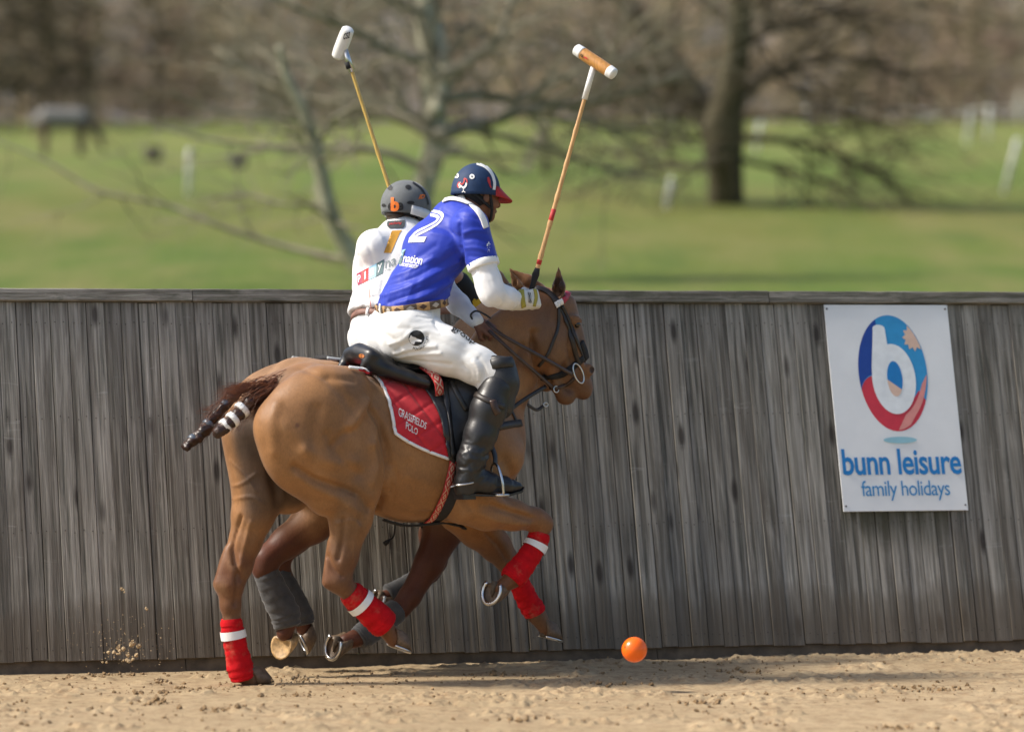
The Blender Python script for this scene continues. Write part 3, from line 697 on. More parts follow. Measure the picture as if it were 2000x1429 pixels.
m = (smooth(.42, .68, fbm(v * A([3.2, 3.2, 2.4]) + 4, 3)) * .55)[:, None]; col = col * (1 - m) + A((.150, .088, .050)) * m          # uneven clip and sweat
m = (smooth(.6, .82, fbm(v * A([11, 11, 9]) + 40, 3)) * .30)[:, None]; col = col * (1 - m) + A((.36, .215, .115)) * m
m = (smooth(-.30, -.42, s_) * smooth(.09, .03, np.abs(t_ - .0)) * smooth(1.34, 1.2, z_) * smooth(.70, .85, z_) * .8)[:, None]; col = col * (1 - m) + A((.055, .042, .036)) * m   # dark skin under the dock, plus painted shade between the hind legs
h_ = hit(_b, 580, 831); m = smooth(.014, .008, np.linalg.norm(HN.w(v) - h_[0], axis=1))[:, None] * .8; col = col * (1 - m) + A((.14, .06, .035)) * m
q = np.linalg.norm(v - p(1156, 722, -.05), axis=1); m = smooth(.024, .012, q)[:, None] * .9; col = col * (1 - m) + A((.02, .012, .01)) * m
q = np.linalg.norm(v - p(1125, 765), axis=1); m = smooth(.14, .05, q)[:, None] * .55; col = col * (1 - m) + A((.11, .055, .03)) * m
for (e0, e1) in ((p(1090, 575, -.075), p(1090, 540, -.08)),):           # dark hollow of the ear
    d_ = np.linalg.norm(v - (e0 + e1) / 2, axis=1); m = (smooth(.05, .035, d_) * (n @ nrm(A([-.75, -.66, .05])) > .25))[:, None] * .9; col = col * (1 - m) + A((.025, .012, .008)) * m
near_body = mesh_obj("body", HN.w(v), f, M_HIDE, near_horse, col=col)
B_NEAR = bvh(near_body)

# ------------------------------------------------------------------ far horse
far_horse = empty("horse", HF.w((0, 0, 0)))
tag(far_horse, "chestnut legged horse in dark grey leg wraps, on the fence side of the tan horse", "horse")
pf = HF.P
sd = SDF((-1.05, -.48, -.03), (1.30, .50, 2.0), .010)
run(sd, TRUNK, A([-.03, 0, .022])); off = A([-.14, .0, .03]); run(sd, NECK, off * .6); run(sd, HEAD, off)
sd.cone(pf(545, 850, -.12), pf(610, 960, -.14), .14, .11, .05)
leg(sd, HF, [(655, 965, -.13, .13), (610, 1020, -.13, .098), (560, 1058, -.13, .074), (520, 1092, -.13, .062), (516, 1112, -.13, .052), (540, 1150, -.13, .040), (562, 1215, -.13, .038), (556, 1236, -.13, .040)], .03)
leg(sd, HF, [(650, 945, .13, .13), (625, 1010, .13, .098), (575, 1050, .13, .074), (540, 1090, .13, .058), (560, 1140, .13, .040), (590, 1205, .13, .038), (594, 1228, .13, .038)], .03)
leg(sd, HF, [(900, 950, -.16, .13), (868, 1030, -.16, .098), (838, 1100, -.16, .070), (800, 1165, -.16, .052), (782, 1188, -.16, .046), (740, 1222, -.16, .038), (695, 1246, -.16, .038), (676, 1252, -.16, .038)], .03)
leg(sd, HF, [(905, 960, .14, .12), (855, 1045, .14, .09), (848, 1095, .14, .06), (838, 1118, .14, .048), (790, 1150, .14, .038), (752, 1168, .14, .038)], .03)
ear(sd, p(1092, 586, -.055) + off, p(1065, 530, -.085) + off, .026, (-.75, -.66, .05)); ear(sd, p(1058, 565, .05) + off, p(1020, 522, .09) + off, .026, (-.75, .66, .05))
sd.cone(pf(560, 800, 0), pf(580, 985, 0), .03, .02, .03, sub=True)
v, f = sd.surf(2); n = vnormals(v, f)
c1 = coat(HF, v, n, (.31, .17, .080), (.090, .027, .012), (.05, .03, .02), .73, .5)
far_body = mesh_obj("body", HF.w(v), f, M_HIDE, far_horse, col=c1)
B_FAR = bvh(far_body)

# ------------------------------------------------------------------ hooves, wraps, eyes, tails
M_HOOF = simple("hoof_horn", (.13, .085, .05), .55, .35, 60, .3, 120, .002); M_HOOF_PALE = simple("pale_hoof_horn", (.42, .27, .12), .5, .4, 50, .3, 120, .002); M_SOLE = simple("hoof_sole", (.10, .075, .05), .85, .4, 80, .5, 150, .003)
M_STEEL = simple("steel", (.62, .62, .62), .28, .1, 60, .05, 200, metal=1)
def m_wrap(name, c):
    t = NT(name); v = t.coord(); n = t.noise(v, 25, 4); k = t.mix(t.ramp(n, [(.3, (0, 0, 0)), (.7, (1, 1, 1))]), tuple(q * .82 for q in c), tuple(q * 1.15 for q in c)); d = t.noise(v, 9, 5, .7)
    t.col(t.mix(t.ramp(d, [(.54, (0, 0, 0)), (.74, (.45, .45, .45))]), k, (.36, .22, .13))).set(Roughness=.88); t.b.inputs["Specular IOR Level"].default_value = .2; t.bump(t.math('ADD', t.noise(v, 420, 2), t.math('MULTIPLY', n, 1.5)), .4, .003); return t.m
M_WRAP = m_wrap("red_leg_wrap", (.50, .005, .010)); M_WRAPG = simple("grey_leg_wrap", (.045, .045, .047), .8, .3, 25, .25, 700, .001, sheen=.2)
M_TAPE = simple("white_tape", (.80, .80, .79), .45, .04); M_TAPED = simple("dark_tape", (.09, .11, .14), .35, .1)
def hoof(parent, C, f_, n_, size=1.0, mat=None, shoe=True):
    """C sole centre (world), f_ towards the toe, n_ out of the sole"""
    n_ = nrm(n_); f_ = nrm(A(f_) - n_ * np.dot(f_, n_)); sd_ = np.cross(n_, f_); v = []; fs = []; N = 20
    def ring(c, r, lf, depth=1.0):
        o = []
        for k in range(N):
            a = 2 * math.pi * k / N; x = math.cos(a); y = math.sin(a)
            if x < -.5: x = -.5 - (x + .5) * .1
            o.append(c + f_ * r * lf * x + sd_ * r * y)
        return o
    rs = [(A(C) - n_ * .072 * size - f_ * .045 * size, .038), (A(C) - n_ * .066 * size - f_ * .036 * size, .049), (A(C) - n_ * .03 * size - f_ * .012 * size, .055), (A(C), .062), (A(C) - n_ * .002, .052), (A(C) - n_ * .010 * size, .040)]
    for c, r in rs: v += ring(c, r * size, 1.12)
    for j in range(len(rs) - 1): fs += [(j * N + k, j * N + (k + 1) % N, (j + 1) * N + (k + 1) % N, (j + 1) * N + k) for k in range(N)]
    fs.append(tuple(range(N))[::-1]); fs.append(tuple((len(rs) - 1) * N + k for k in range(N)))
    h = mesh_obj("hoof", v, fs, mat or M_HOOF, parent)
    if shoe:
        g = G(); pts = [A(C) + n_ * .004 + (f_ * 1.12 * math.cos(a) + sd_ * math.sin(a)) * .053 * size for a in np.linspace(R(-132), R(132), 26)]
        g.ribbon(pts, [n_] * len(pts), .019 * size, .008); g.obj("horseshoe", M_STEEL, h)
        g = G(); g.add([A(C) + n_ * q for q in (0, 0, 0)], []) if False else None
        g = G(); g.tube([A(C) - f_ * .05 * size - n_ * .004, A(C) - f_ * .01 * size - n_ * .003, A(C) + f_ * .024 * size - n_ * .006], [.016 * size, .012 * size, .003], 8); g.obj("frog", M_SOLE, h)
    return h
def wrap(parent, fr, pts, mat, tape=None, name="leg_wrap", turns=7, n=20):
    P_ = catmull([np.append(fr.w(fr.P(a, b, t)), r) for (a, b, t, r) in pts], 14); m = len(P_); g = G()
    rad = []
    for i, q in enumerate(P_):
        u = i / (m - 1); e = min(u, 1 - u); rad.append(q[3] * (1 - .05 * (e < .02)) + .0034 * ((u * turns) % 1.0) + random.uniform(-.0007, .0007))
    g.tube([q[:3] for q in P_], rad, n); vv = A(g.v); vv += (fbm(vv * 40, 3)[:, None] - .5) * .010; g.v = list(vv)
    o = g.obj(name, mat, parent)
    if tape:
        i0 = int(tape[0] * (m - 1)); i1 = max(i0 + 3, int(tape[1] * (m - 1))); g = G()
        ax = nrm(P_[i1][:3] - P_[i0][:3]); tl = fr.d(tape[2]) if len(tape) > 2 else np.zeros(3)
        ring_ = [(q[:3], q[3] + .0075) for q in P_[i0:i1 + 1]]
        g.tube([q[0] for q in ring_], [q[1] for q in ring_], n, cap=False)
        vv = A(g.v); c0 = (P_[i0][:3] + P_[i1][:3]) / 2; vv = vv + np.outer((vv - c0) @ tl, ax); g.v = list(vv)
        g.obj("tape", M_TAPE, o)
    return o
wn_ = lambda pts, mat, tape=None, **k: wrap(near_horse, HN, pts, mat, tape, **k)
wn_([(452, 1207, .13, .050), (455, 1235, .13, .053), (463, 1275, .13, .056), (470, 1308, .13, .060), (475, 1326, .13, .055)], M_WRAP, (.22, .33, (0, 0, 0)))
wn_([(682, 1155, -.13, .060), (700, 1172, -.13, .063), (725, 1195, -.13, .067), (745, 1213, -.13, .070), (755, 1222, -.13, .064)], M_WRAP, (.24, .34))
wn_([(1055, 1040, -.17, .050), (1046, 1065, -.17, .052), (1025, 1098, -.17, .056), (1005, 1123, -.17, .062), (997, 1133, -.17, .056)], M_WRAP, (.20, .31))
wn_([(1002, 1112, .13, .053), (1015, 1140, .13, .050), (1030, 1170, .13, .052), (1042, 1190, .13, .056), (1046, 1198, .13, .052)], M_WRAP)
W_ = HN.w
hoof(near_horse, W_(p(508, 1340, .13)) * A([1, 1, 0]) + A([0, 0, .012]), HN.d((1, 0, -.05)), (0, 0, -1), 1.0, shoe=False)
hoof(near_horse, W_(p(779, 1262, -.13)), HN.d((.85, .05, -.50)), HN.d((-.38, 0, -.92)), .98)
hoof(near_horse, W_(p(961, 1155, -.17)), HN.d((-.5, -.1, -.86)), A([-.62, -.74, .26]), 1.02)
hoof(near_horse, W_(p(1074, 1243, .13)), HN.d((.95, 0, -.30)), HN.d((-.28, 0, -.96)), 1.0)
wf_ = lambda pts, **k: wrap(far_horse, HF, pts, M_WRAPG, None, **k)
wf_([(517, 1110, -.13, .058), (533, 1150, -.13, .066), (555, 1195, -.13, .072), (562, 1222, -.13, .064)])
wf_([(540, 1115, .13, .055), (565, 1155, .13, .058), (588, 1200, .13, .058), (592, 1218, .13, .052)])
wf_([(778, 1188, -.16, .058), (745, 1215, -.16, .062), (712, 1238, -.16, .062), (700, 1246, -.16, .055)])
wf_([(832, 1122, .14, .054), (790, 1148, .14, .056), (758, 1162, .14, .054)])
hoof(far_horse, HF.w(pf(549, 1260, -.13)), A([-.15, .1, -1]), A([-.55, -.83, .05]), 1.0, M_HOOF_PALE, shoe=False)
hoof(far_horse, HF.w(pf(592, 1252, .13)), A([.35, .1, -.93]), A([-.9, -.2, -.4]), .98, M_HOOF)
hoof(far_horse, HF.w(pf(652, 1262, -.16)), A([-.25, .2, -.95]), A([-.72, -.66, .12]), 1.05)
hoof(far_horse, HF.w(pf(738, 1172, .14)), A([-.3, .2, -.9]), A([-.7, -.6, .25]), 1.0)
M_EYE = simple("dark_eye", (.012, .008, .006), .08, .1, bump=0, coat=.5)
for t in (-1, 1):
    g = G(); g.ball(W_(p(1127 + (0 if t < 0 else -20), 633, .072 * t)), .0175); g.obj("eye", M_EYE, near_horse)
    g = G(); g.ball(HF.w(p(1128 + (0 if t < 0 else -20), 630, .074 * t) + off), .019); g.obj("eye", M_EYE, far_horse)
# tails
def m_hair(name, lo, hi):
    t = NT(name); n = t.noise(t.coord(), 40, 3); t.col(t.ramp(n, [(.35, lo), (.7, hi)])).set(Roughness=.42); t.b.inputs["Specular IOR Level"].default_value = .5; return t.m
M_HAIR = m_hair("chestnut_tail_hair", (.060, .018, .007), (.21, .066, .019)); M_HAIRD = m_hair("dark_tail_hair", (.016, .008, .006), (.055, .022, .012))
def strand(g, path, spread, r, fr, seed):
    rn = random.Random(seed); o0 = A([rn.gauss(0, 1), rn.gauss(0, 1), rn.gauss(0, 1)]); o1 = A([rn.gauss(0, 1), rn.gauss(0, 1), rn.gauss(0, 1)]); pts = []
    m = len(path)
    for i, q in enumerate(path):
        u = i / (m - 1); pts.append(A(q) + (o0 * (1 - u) * spread[0] + o1 * u * spread[1]) + A([0, 0, math.sin(u * 3.1) * rn.gauss(0, .3) * spread[1]]))
    g.tube(pts, [r * (1 - .75 * i / (m - 1)) for i in range(m)], 4, cap=False)
def tail(parent, fr, dock, knots, tapes, rope_end, flow, tape_mat, seed):
    sdt = SDF(A([-1.25, -.25, .75]), A([-.30, .30, 1.45]), .006)
    D = [(fr.P(a, b, t), r) for (a, b, t, r) in dock]; sdt.chain(D, .03)
    K = [(fr.P(a, b, t), r) for (a, b, t, r) in knots]
    for i, (c, r) in enumerate(K):
        if i: sdt.cone(K[i - 1][0], c, K[i - 1][1] * .72, r * .72, .012)
        sd_ = A([0, (.4 if i % 2 else -.4) * r, 0]); sdt.ell(c + sd_, (r, r * .8, r * .9), .010); sdt.ell(c - sd_ * 1.3 + A([0, 0, -.3 * r]), (r * .8, r * .7, r * .8), .008)
    v, f = sdt.surf(1); n = vnormals(v, f); v = v + n * ((fbm(v * A([70, 200, 200]), 3) - .5) * .012)[:, None]
    o = mesh_obj("tail", fr.w(v), f, M_HAIRD, parent)
    g = G()
    for k, (path, spread, cnt) in enumerate(flow):
        W = [fr.w(fr.P(*q)) for q in path]; W = catmull(W, 5)
        for i in range(cnt): strand(g, W, spread, random.uniform(.0008, .0018), fr, seed + 100 * k + i)
    tag(g.obj("tail_hair", M_HAIR, o), kind="stuff")
    for (a, b, t, r, dx, dy) in tapes:
        c = fr.w(fr.P(a, b, t)); e = fr.w(fr.P(a + dx, b + dy, t)); ax = nrm(e - c); g = G()
        g.tube([c - ax * .014, c - ax * .013, c, c + ax * .013, c + ax * .014], [r * .9, r, r * 1.03, r, r * .9], 16); g.obj("tail_tape", tape_mat, o)
    return o
tail(near_horse, HN, [(560, 752, 0, .04), (534, 762, 0, .036), (512, 772, 0, .030), (495, 784, 0, .026), (480, 795, 0, .026)],
     [(486, 786, -.03, .030), (478, 796, -.03, .026), (464, 809, -.03, .033), (455, 820, -.03, .026), (446, 826, -.03, .031), (438, 834, -.03, .028), (427, 843, -.03, .028)],
     [(473, 800, -.03, .041, -10, 9), (455, 819, -.03, .038, -10, 8), (440, 831, -.03, .034, -10, 7)], None,
     [([(556, 742, -.02), (520, 752, -.02), (480, 762, -.01), (446, 770, .0)], (.014, .022), 130), ([(545, 752, -.04), (515, 768, -.04), (490, 785, -.04), (470, 812, -.03)], (.016, .022), 130), ([(505, 775, -.03), (480, 790, -.03), (455, 812, -.03), (430, 840, -.03)], (.02, .022), 60), ([(500, 775, -.03), (488, 795, -.03), (470, 815, -.03), (462, 838, -.03)], (.02, .018), 40)], M_TAPE, 11)
tail(far_horse, HF, [(545, 745, 0, .04), (510, 755, 0, .034), (480, 766, 0, .028), (455, 775, 0, .024)],
     [(450, 776, 0, .026), (444, 786, 0, .024), (434, 796, 0, .026), (424, 806, 0, .026), (414, 818, 0, .026), (405, 832, 0, .030), (396, 842, 0, .032), (386, 852, 0, .030), (374, 862, 0, .026), (364, 871, 0, .022)],
     [(440, 790, 0, .027, -10, 8), (407, 829, 0, .031, -10, 8), (377, 858, 0, .027, -10, 8)], None,
     [([(530, 742, 0), (490, 754, 0), (455, 764, 0), (432, 782, 0)], (.013, .020), 110), ([(470, 764, 0), (448, 785, 0), (425, 808, 0), (395, 838, 0)], (.012, .02), 70), ([(430, 800, 0), (412, 822, 0), (398, 842, 0), (380, 862, 0)], (.016, .016), 50), ([(440, 782, 0), (415, 800, 0), (395, 806, 0)], (.012, .02), 25)], M_TAPED, 51)
# ================================================================== TACK
def leather(name, c, rough=.38, bs=160): return simple(name, c, rough, .3, 25, .3, bs, .0015, spec=.5)
M_BLACK = leather("black_leather", (.016, .016, .017)); M_BROWN = leather("brown_leather", (.050, .026, .017)); M_STRAP = leather("dark_strap_leather", (.024, .018, .015), .45); M_SADBROWN = leather("brown_saddle_leather", (.075, .045, .032), .45)
M_WEB = simple("black_webbing", (.014, .014, .015), .8, .2, 200, .4, 500)
def m_pattern():
    t = NT("red_patterned_webbing"); uv = t.n("ShaderNodeUVMap"); sx = t.n("ShaderNodeSeparateXYZ"); t.l(uv.outputs[0], sx.inputs[0])
    a = t.math('PINGPONG', t.math('MULTIPLY', sx.outputs[0], 14.0), .5); b = t.math('ABSOLUTE', t.math('SUBTRACT', sx.outputs[1], .5))
    d = t.math('ADD', a, b); r = t.math('PINGPONG', t.math('MULTIPLY', d, 2.6), .5); k = t.math('GREATER_THAN', r, .30)
    edge = t.math('LESS_THAN', b, .40); k = t.math('MULTIPLY', k, edge)
    t.col(t.mix(k, (.42, .030, .030), (.55, .40, .30))).set(Roughness=.85); t.bump(t.noise(t.coord(), 700, 2), .3, .001); return t.m
M_PATT = m_pattern()
def mirror(fr, w): q = fr.loc(w); q = np.asarray(q).copy(); q[..., 1] *= -1; return fr.w(q)
def coons(top, bot, lef, rig, nu, nv):
    def c(pts): return A(catmull([A(q, float) for q in pts], 24))
    def ev(C, u): x = u * (len(C) - 1); i = min(int(x), len(C) - 2); return C[i] + (C[i + 1] - C[i]) * (x - i)
    t, b, l, r = c(top), c(bot), c(lef), c(rig); out = np.zeros((nv + 1, nu + 1, 2))
    for j in range(nv + 1):
        for i in range(nu + 1):
            u, v_ = i / nu, j / nv
            out[j, i] = (1 - v_) * ev(t, u) + v_ * ev(b, u) + (1 - u) * ev(l, v_) + u * ev(r, v_) - ((1 - u) * (1 - v_) * t[0] + u * (1 - v_) * t[-1] + (1 - u) * v_ * b[0] + u * v_ * b[-1])
    return out
def draped(tree, grid, off, fr_fallback):
    H, W = grid.shape[:2]; P_ = np.zeros((H, W, 3)); N_ = np.zeros((H, W, 3)); okm = np.zeros((H, W), bool)
    for j in range(H):
        for i in range(W):
            h = hit(tree, *grid[j, i])
            if h is not None: P_[j, i], N_[j, i] = h; okm[j, i] = True
    bad = np.argwhere(~okm); good = np.argwhere(okm)
    for (j, i) in bad:
        g_ = good[np.argmin(((good - (j, i)) ** 2).sum(1))]; d0 = np.dot(P_[g_[0], g_[1]] - CAM, A([0, 1, 0])); P_[j, i] = CAM + ray(*grid[j, i]) * d0; N_[j, i] = N_[g_[0], g_[1]]
    for _ in range(3):                                   # even out the fall of the cloth
        N_[1:-1, 1:-1] = (N_[1:-1, 1:-1] * 2 + N_[:-2, 1:-1] + N_[2:, 1:-1] + N_[1:-1, :-2] + N_[1:-1, 2:]); N_ /= np.linalg.norm(N_, axis=2, keepdims=True)
    return P_ + N_ * (off[..., None] if hasattr(off, 'shape') else off), N_
def sheet(name, P_, N_, th, mat, parent, mir=None):
    H, W = P_.shape[:2]; v = np.concatenate([P_.reshape(-1, 3), (P_ - N_ * th).reshape(-1, 3)]); n = H * W; f = []
    for j in range(H - 1):
        for i in range(W - 1):
            a = j * W + i; f.append((a, a + 1, a + W + 1, a + W)); f.append((n + a, n + a + W, n + a + W + 1, n + a + 1))
    ed = [j for j in range(W)] + [j * W + W - 1 for j in range(1, H)] + [(H - 1) * W + i for i in range(W - 2, -1, -1)] + [j * W for j in range(H - 2, 0, -1)]
    for a, b in zip(ed, ed[1:] + ed[:1]): f.append((a, a + n, b + n, b))
    if mir is not None: v = mirror(mir, v)
    return mesh_obj(name, v, f, mat, parent)
def strap(name, tree, pts, w, mat, parent, off=.004, th=.004, uv=False, dens=6, mir=None):
    """strap lying on a surface; pts as picture points, or (px, py, t) in horse coordinates snapped to the nearest surface"""
    P_ = []; N_ = []
    C = catmull([A(q, float) for q in pts], dens)
    for q in C:
        h = hit(tree, q[0], q[1]) if len(q) == 2 else None
        if h is None:
            if len(q) == 2: continue
            h = near(tree, HN.w(HN.P(*q)))
        P_.append(h[0] + h[1] * off); N_.append(h[1])
    for _ in range(2):
        for i in range(1, len(N_) - 1): N_[i] = nrm(N_[i - 1] + N_[i] * 2 + N_[i + 1])
    if mir is not None: P_ = [mirror(mir, q) for q in P_]; N_ = [HN.d(HN.M @ q * A([1, -1, 1])) for q in N_]
    g = G(); g.ribbon(P_, N_, w, th); return g.obj(name, mat, parent, uv=uv)
def decal(name, tree, vf, quad, mat, parent, off=.0025, L=4.0):
    """flat print laid on a surface; vf with v 0..1 upwards, quad = picture corners TL TR BR BL"""
    v, f = vf; q = [A(c, float) for c in quad]; u = v[:, :1]; w = v[:, 1:2]
    px = q[3] * (1 - u) * (1 - w) + q[2] * u * (1 - w) + q[1] * u * w + q[0] * (1 - u) * w
    px, f = split_long(px, f, L); P_ = np.zeros((len(px), 3)); okm = np.zeros(len(px), bool)
    for i, c in enumerate(px):
        h = hit(tree, *c)
        if h is not None: P_[i] = h[0] + h[1] * off; okm[i] = True
    f = [t for t in f if okm[list(t)].all() and max(np.linalg.norm(P_[t[a]] - P_[t[a - 1]]) for a in range(3)) < .03]
    if not f: print("no decal", name); return None
    us = sorted({i for t in f for i in t}); mp = {a: b for b, a in enumerate(us)}
    return mesh_obj(name, P_[us], [[mp[i] for i in t] for t in f], mat, parent, smooth_=True)
def txt(s, bold=0., space=1., shear=0.): v, f = text2d(s, bold, space, shear); return fit(v), f

# ---- saddle cloths
near_cloth = empty("saddle_cloth", HN.w(p(790, 800, 0)))
tag(near_cloth, "red quilted saddle cloth with white edging under the black saddle", "saddle cloth")
NU, NV = 64, 56
gr = coons([(680, 721), (735, 732), (800, 742), (850, 748)], [(771, 847), (795, 862), (830, 879), (885, 899)], [(680, 721), (720, 728), (744, 752), (756, 776), (764, 810), (771, 847)], [(850, 748), (868, 800), (878, 850), (885, 899)], NU, NV)
quilt = np.zeros((NV + 1, NU + 1))
for j in range(NV + 1):
    for i in range(NU + 1):
        x, y = gr[j, i]; a = ((x * .62 + y) / 46.0) % 1; b = ((x * .95 - y * .72) / 46.0) % 1
        quilt[j, i] = .015 - .0062 * (math.exp(-((a - .5) / .075) ** 2) + math.exp(-((b - .5) / .075) ** 2)) + .003 * (fbm(A([x * .06, y * .06, 4.0]), 2) - .5)
PP, NN = draped(B_NEAR, gr, quilt, HN)
M_CLOTH = simple("red_quilted_cotton", (.52, .008, .018), .75, .12, 18, .3, 450, .0012, sheen=.25)
c_o = sheet("cloth", PP, NN, .010, M_CLOTH, near_cloth); sheet("cloth", PP, NN, .010, M_CLOTH, near_cloth, HN)
edge_i = [(j, 0) for j in range(NV + 1)] + [(NV, i) for i in range(1, NU - 3)]
for mir in (None, HN):
    pe = [PP[a] for a in edge_i]; ne = [NN[a] for a in edge_i]
    if mir is not None: pe = [mirror(HN, q) for q in pe]; ne = [HN.d(HN.M @ q * A([1, -1, 1])) for q in ne]
    g = G(); g.ribbon([q - n_ * .006 for q, n_ in zip(pe, ne)], ne, .015, .009); g.obj("edging", M_TAPE, near_cloth)
spine = [p(a, b, 0) for a, b in ((672, 722), (720, 733), (790, 742), (850, 740))]
g = G(); P_ = []; N_ = []
for q in catmull(spine, 8):
    h = near(B_NEAR, HN.w(q)); P_.append(h[0] + A([0, 0, .012])); N_.append(A([0, 0, 1.]))
g.ribbon(P_, N_, .12, .006); g.obj("spine_panel", M_CLOTH, near_cloth)
B_CLOTH = bvh(near_body, c_o); B_C = bvh(c_o)
M_THREAD = simple("white_thread", (.78, .76, .74), .6, .05)
decal("lettering", B_C, txt("GRASSFIELDS", .004, .9), [(778, 795), (834, 826), (831, 838), (778, 812)], M_THREAD, near_cloth)
decal("lettering", B_C, txt("POLO", .004, .9), [(793, 823), (817, 838), (814, 850), (792, 837)], M_THREAD, near_cloth)
far_cloth = empty("saddle_cloth", HF.w(p(790, 800, 0)))
tag(far_cloth, "black saddle cloth with grey edging under the brown saddle", "saddle cloth")
sh = A([-.10, 0, .030]); f_ = lambda W: HF.w(HN.loc(W) + sh)
PF = f_(PP) + NN * .012
sheet("cloth", PF, NN, .012, M_WEB, far_cloth); sheet("cloth", PF, NN, .012, M_WEB, far_cloth, HF)
M_GREY = simple("grey_edging", (.36, .38, .38), .6, .05)
for mir in (None, HF):
    pe = [PF[a] for a in edge_i]; ne = [NN[a] for a in edge_i]
    if mir is not None: pe = [mirror(HF, q) for q in pe]; ne = [HN.d(HN.M @ q * A([1, -1, 1])) for q in ne]
    g = G(); g.ribbon([q - n_ * .006 for q, n_ in zip(pe, ne)], ne, .018, .009); g.obj("edging", M_GREY, far_cloth)
P_ = [HF.w(q + sh + A([0, 0, .018])) for q in catmull(spine, 8)]
g = G(); g.ribbon(P_, [A([0, 0, 1.])] * len(P_), .20, .02); g.obj("spine_panel", M_WEB, far_cloth)

# ---- saddles
def saddle_seat(fr, dx, dy, k=.0):
    Q = lambda a, b, t: fr.P(a + dx, b + dy, t)
    s = SDF(Q(760, 700, 0) - A([.35, .34, .26]), Q(760, 700, 0) + A([.55, .34, .22]), .0075)
    s.cone(Q(682, 694, .11), Q(702, 686, 0), .030, .030, .03); s.cone(Q(702, 686, 0), Q(726, 695, -.11), .030, .030, .03); s.cone(Q(702, 690, 0), Q(745, 706, 0), .034, .030, .03, lat=3.2)
    s.cone(Q(706, 694, 0), Q(770, 722, 0), .036, .032, .03, lat=3.4); s.cone(Q(770, 722, 0), Q(850, 712, 0), .032, .036, .03, lat=3.6)
    s.cone(Q(850, 712, 0), Q(895, 690, 0), .04, .034, .03, lat=2.0)
    for sg in (-1, 1):
        e = 0 if sg < 0 else -44
        s.cone(Q(718 + e, 708, .11 * sg), Q(800 + e, 736, .17 * sg), .028, .030, .02); s.cone(Q(800 + e, 738, .17 * sg), Q(850 + e, 740, .19 * sg), .024, .018, .02)
        s.cone(Q(712 + e, 716, .10 * sg), Q(835 + e, 752, .19 * sg), .022, .022, .010); s.cone(Q(770 + e, 728, .15 * sg), Q(835 + e, 748, .215 * sg), .022, .018, .015)
    v, f = s.surf(2); return fr.w(v), f
near_saddle = empty("saddle", HN.w(p(790, 745, 0)))
tag(near_saddle, "black leather saddle with long flaps on the tan brown horse", "saddle")
v, f = saddle_seat(HN, 0, 0); seat_n = mesh_obj("seat", v, f, M_BLACK, near_saddle)
gr = coons([(812, 742), (860, 735), (920, 728), (965, 725)], [(876, 898), (890, 908), (903, 908), (915, 900)], [(812, 742), (838, 775), (858, 815), (868, 860), (876, 898)], [(965, 725), (962, 780), (945, 840), (915, 900)], 24, 26)
PP2, NN2 = draped(B_CLOTH, gr, .014, HN)
fl = sheet("flap", PP2, NN2, .007, M_BLACK, near_saddle); sheet("flap", PP2, NN2, .007, M_BLACK, near_saddle, HN)
B_SAD = bvh(seat_n, fl, near_body)
for pts, w in (([(866, 742), (874, 790), (880, 840), (886, 893)], .030), ([(880, 742), (895, 772), (912, 802)], .026)):
    strap("stirrup_leather", B_SAD, pts, w, M_BLACK, near_saddle, .004, .005)
ha, hb = hit(B_SAD, 800, 704), hit(B_SAD, 857, 772); hm = hit(B_SAD, 830, 738); pts = []
for k in range(13):
    u = k / 12; q = ha[0] * (1 - u) + hb[0] * u; d_ = max(0, np.dot(hm[0] - (ha[0] + hb[0]) / 2, HN.d((0, -1, 0)))) ; pts.append(q + HN.d((0, -1, .1)) * (.008 + (d_ + .004) * math.sin(math.pi * u)))
g = G(); g.ribbon([pts[0] - (pts[1] - pts[0]) * 2] + pts, [HN.d((-.1, -1, .55))] * 14, .046, .004); g.obj("surcingle", M_PATT, near_saddle, uv=True)
strap("girth", B_NEAR, [(900, 890), (888, 940), (872, 985), (852, 1012), (838, 1019)], .075, M_WEB, near_saddle, .003, .008)
strap("girth", B_NEAR, [(900, 890), (888, 940), (872, 985), (852, 1012), (838, 1019)], .075, M_WEB, near_saddle, .003, .008, mir=HN)
strap("surcingle", B_NEAR, [(886, 885), (878, 925), (866, 965), (848, 1003), (832, 1018)], .036, M_PATT, near_saddle, .012, .004, uv=True)
strap("belly_strap", B_NEAR, [(750, 1009, -.04), (800, 1022, -.05), (850, 1030, -.08), (895, 1022, -.10), (915, 1010, -.15)], .026, M_WEB, near_saddle, .016, .008)
M_ORANGE = simple("orange_badge", (.45, .14, .02), .4, .1); B_S = bvh(seat_n)
decal("badge", B_S, stroke2d(disc2d((.5, .5), .42, 18), .14, True), [(702, 690), (713, 692), (712, 700), (701, 698)], M_ORANGE, near_saddle, L=3)
decal("badge", B_S, txt("M", .02), [(704, 692), (711, 693), (710, 698), (703, 697)], M_ORANGE, near_saddle, L=3)
far_saddle = empty("saddle", HF.w(p(790, 745, 0)))
tag(far_saddle, "brown leather saddle with high cantle under the white shirted rider", "saddle")
v, f = saddle_seat(HF, 22, -24); mesh_obj("seat", v, f, M_SADBROWN, far_saddle)
Q2 = f_(PP2) + NN2 * .02 + HN.u * .06
sheet("flap", Q2, NN2, .007, M_SADBROWN, far_saddle); sheet("flap", Q2, NN2, .007, M_SADBROWN, far_saddle, HF)
g = G(); P_ = []; N_ = []
for a in np.linspace(R(200), R(340), 20):
    h = near(B_FAR, HF.w(A([.30, .34 * math.cos(a), 1.09 + .40 * math.sin(a)]))); P_.append(h[0] + h[1] * .006); N_.append(h[1])
g.ribbon(P_, N_, .075, .012); g.obj("girth", M_WEB, far_saddle)
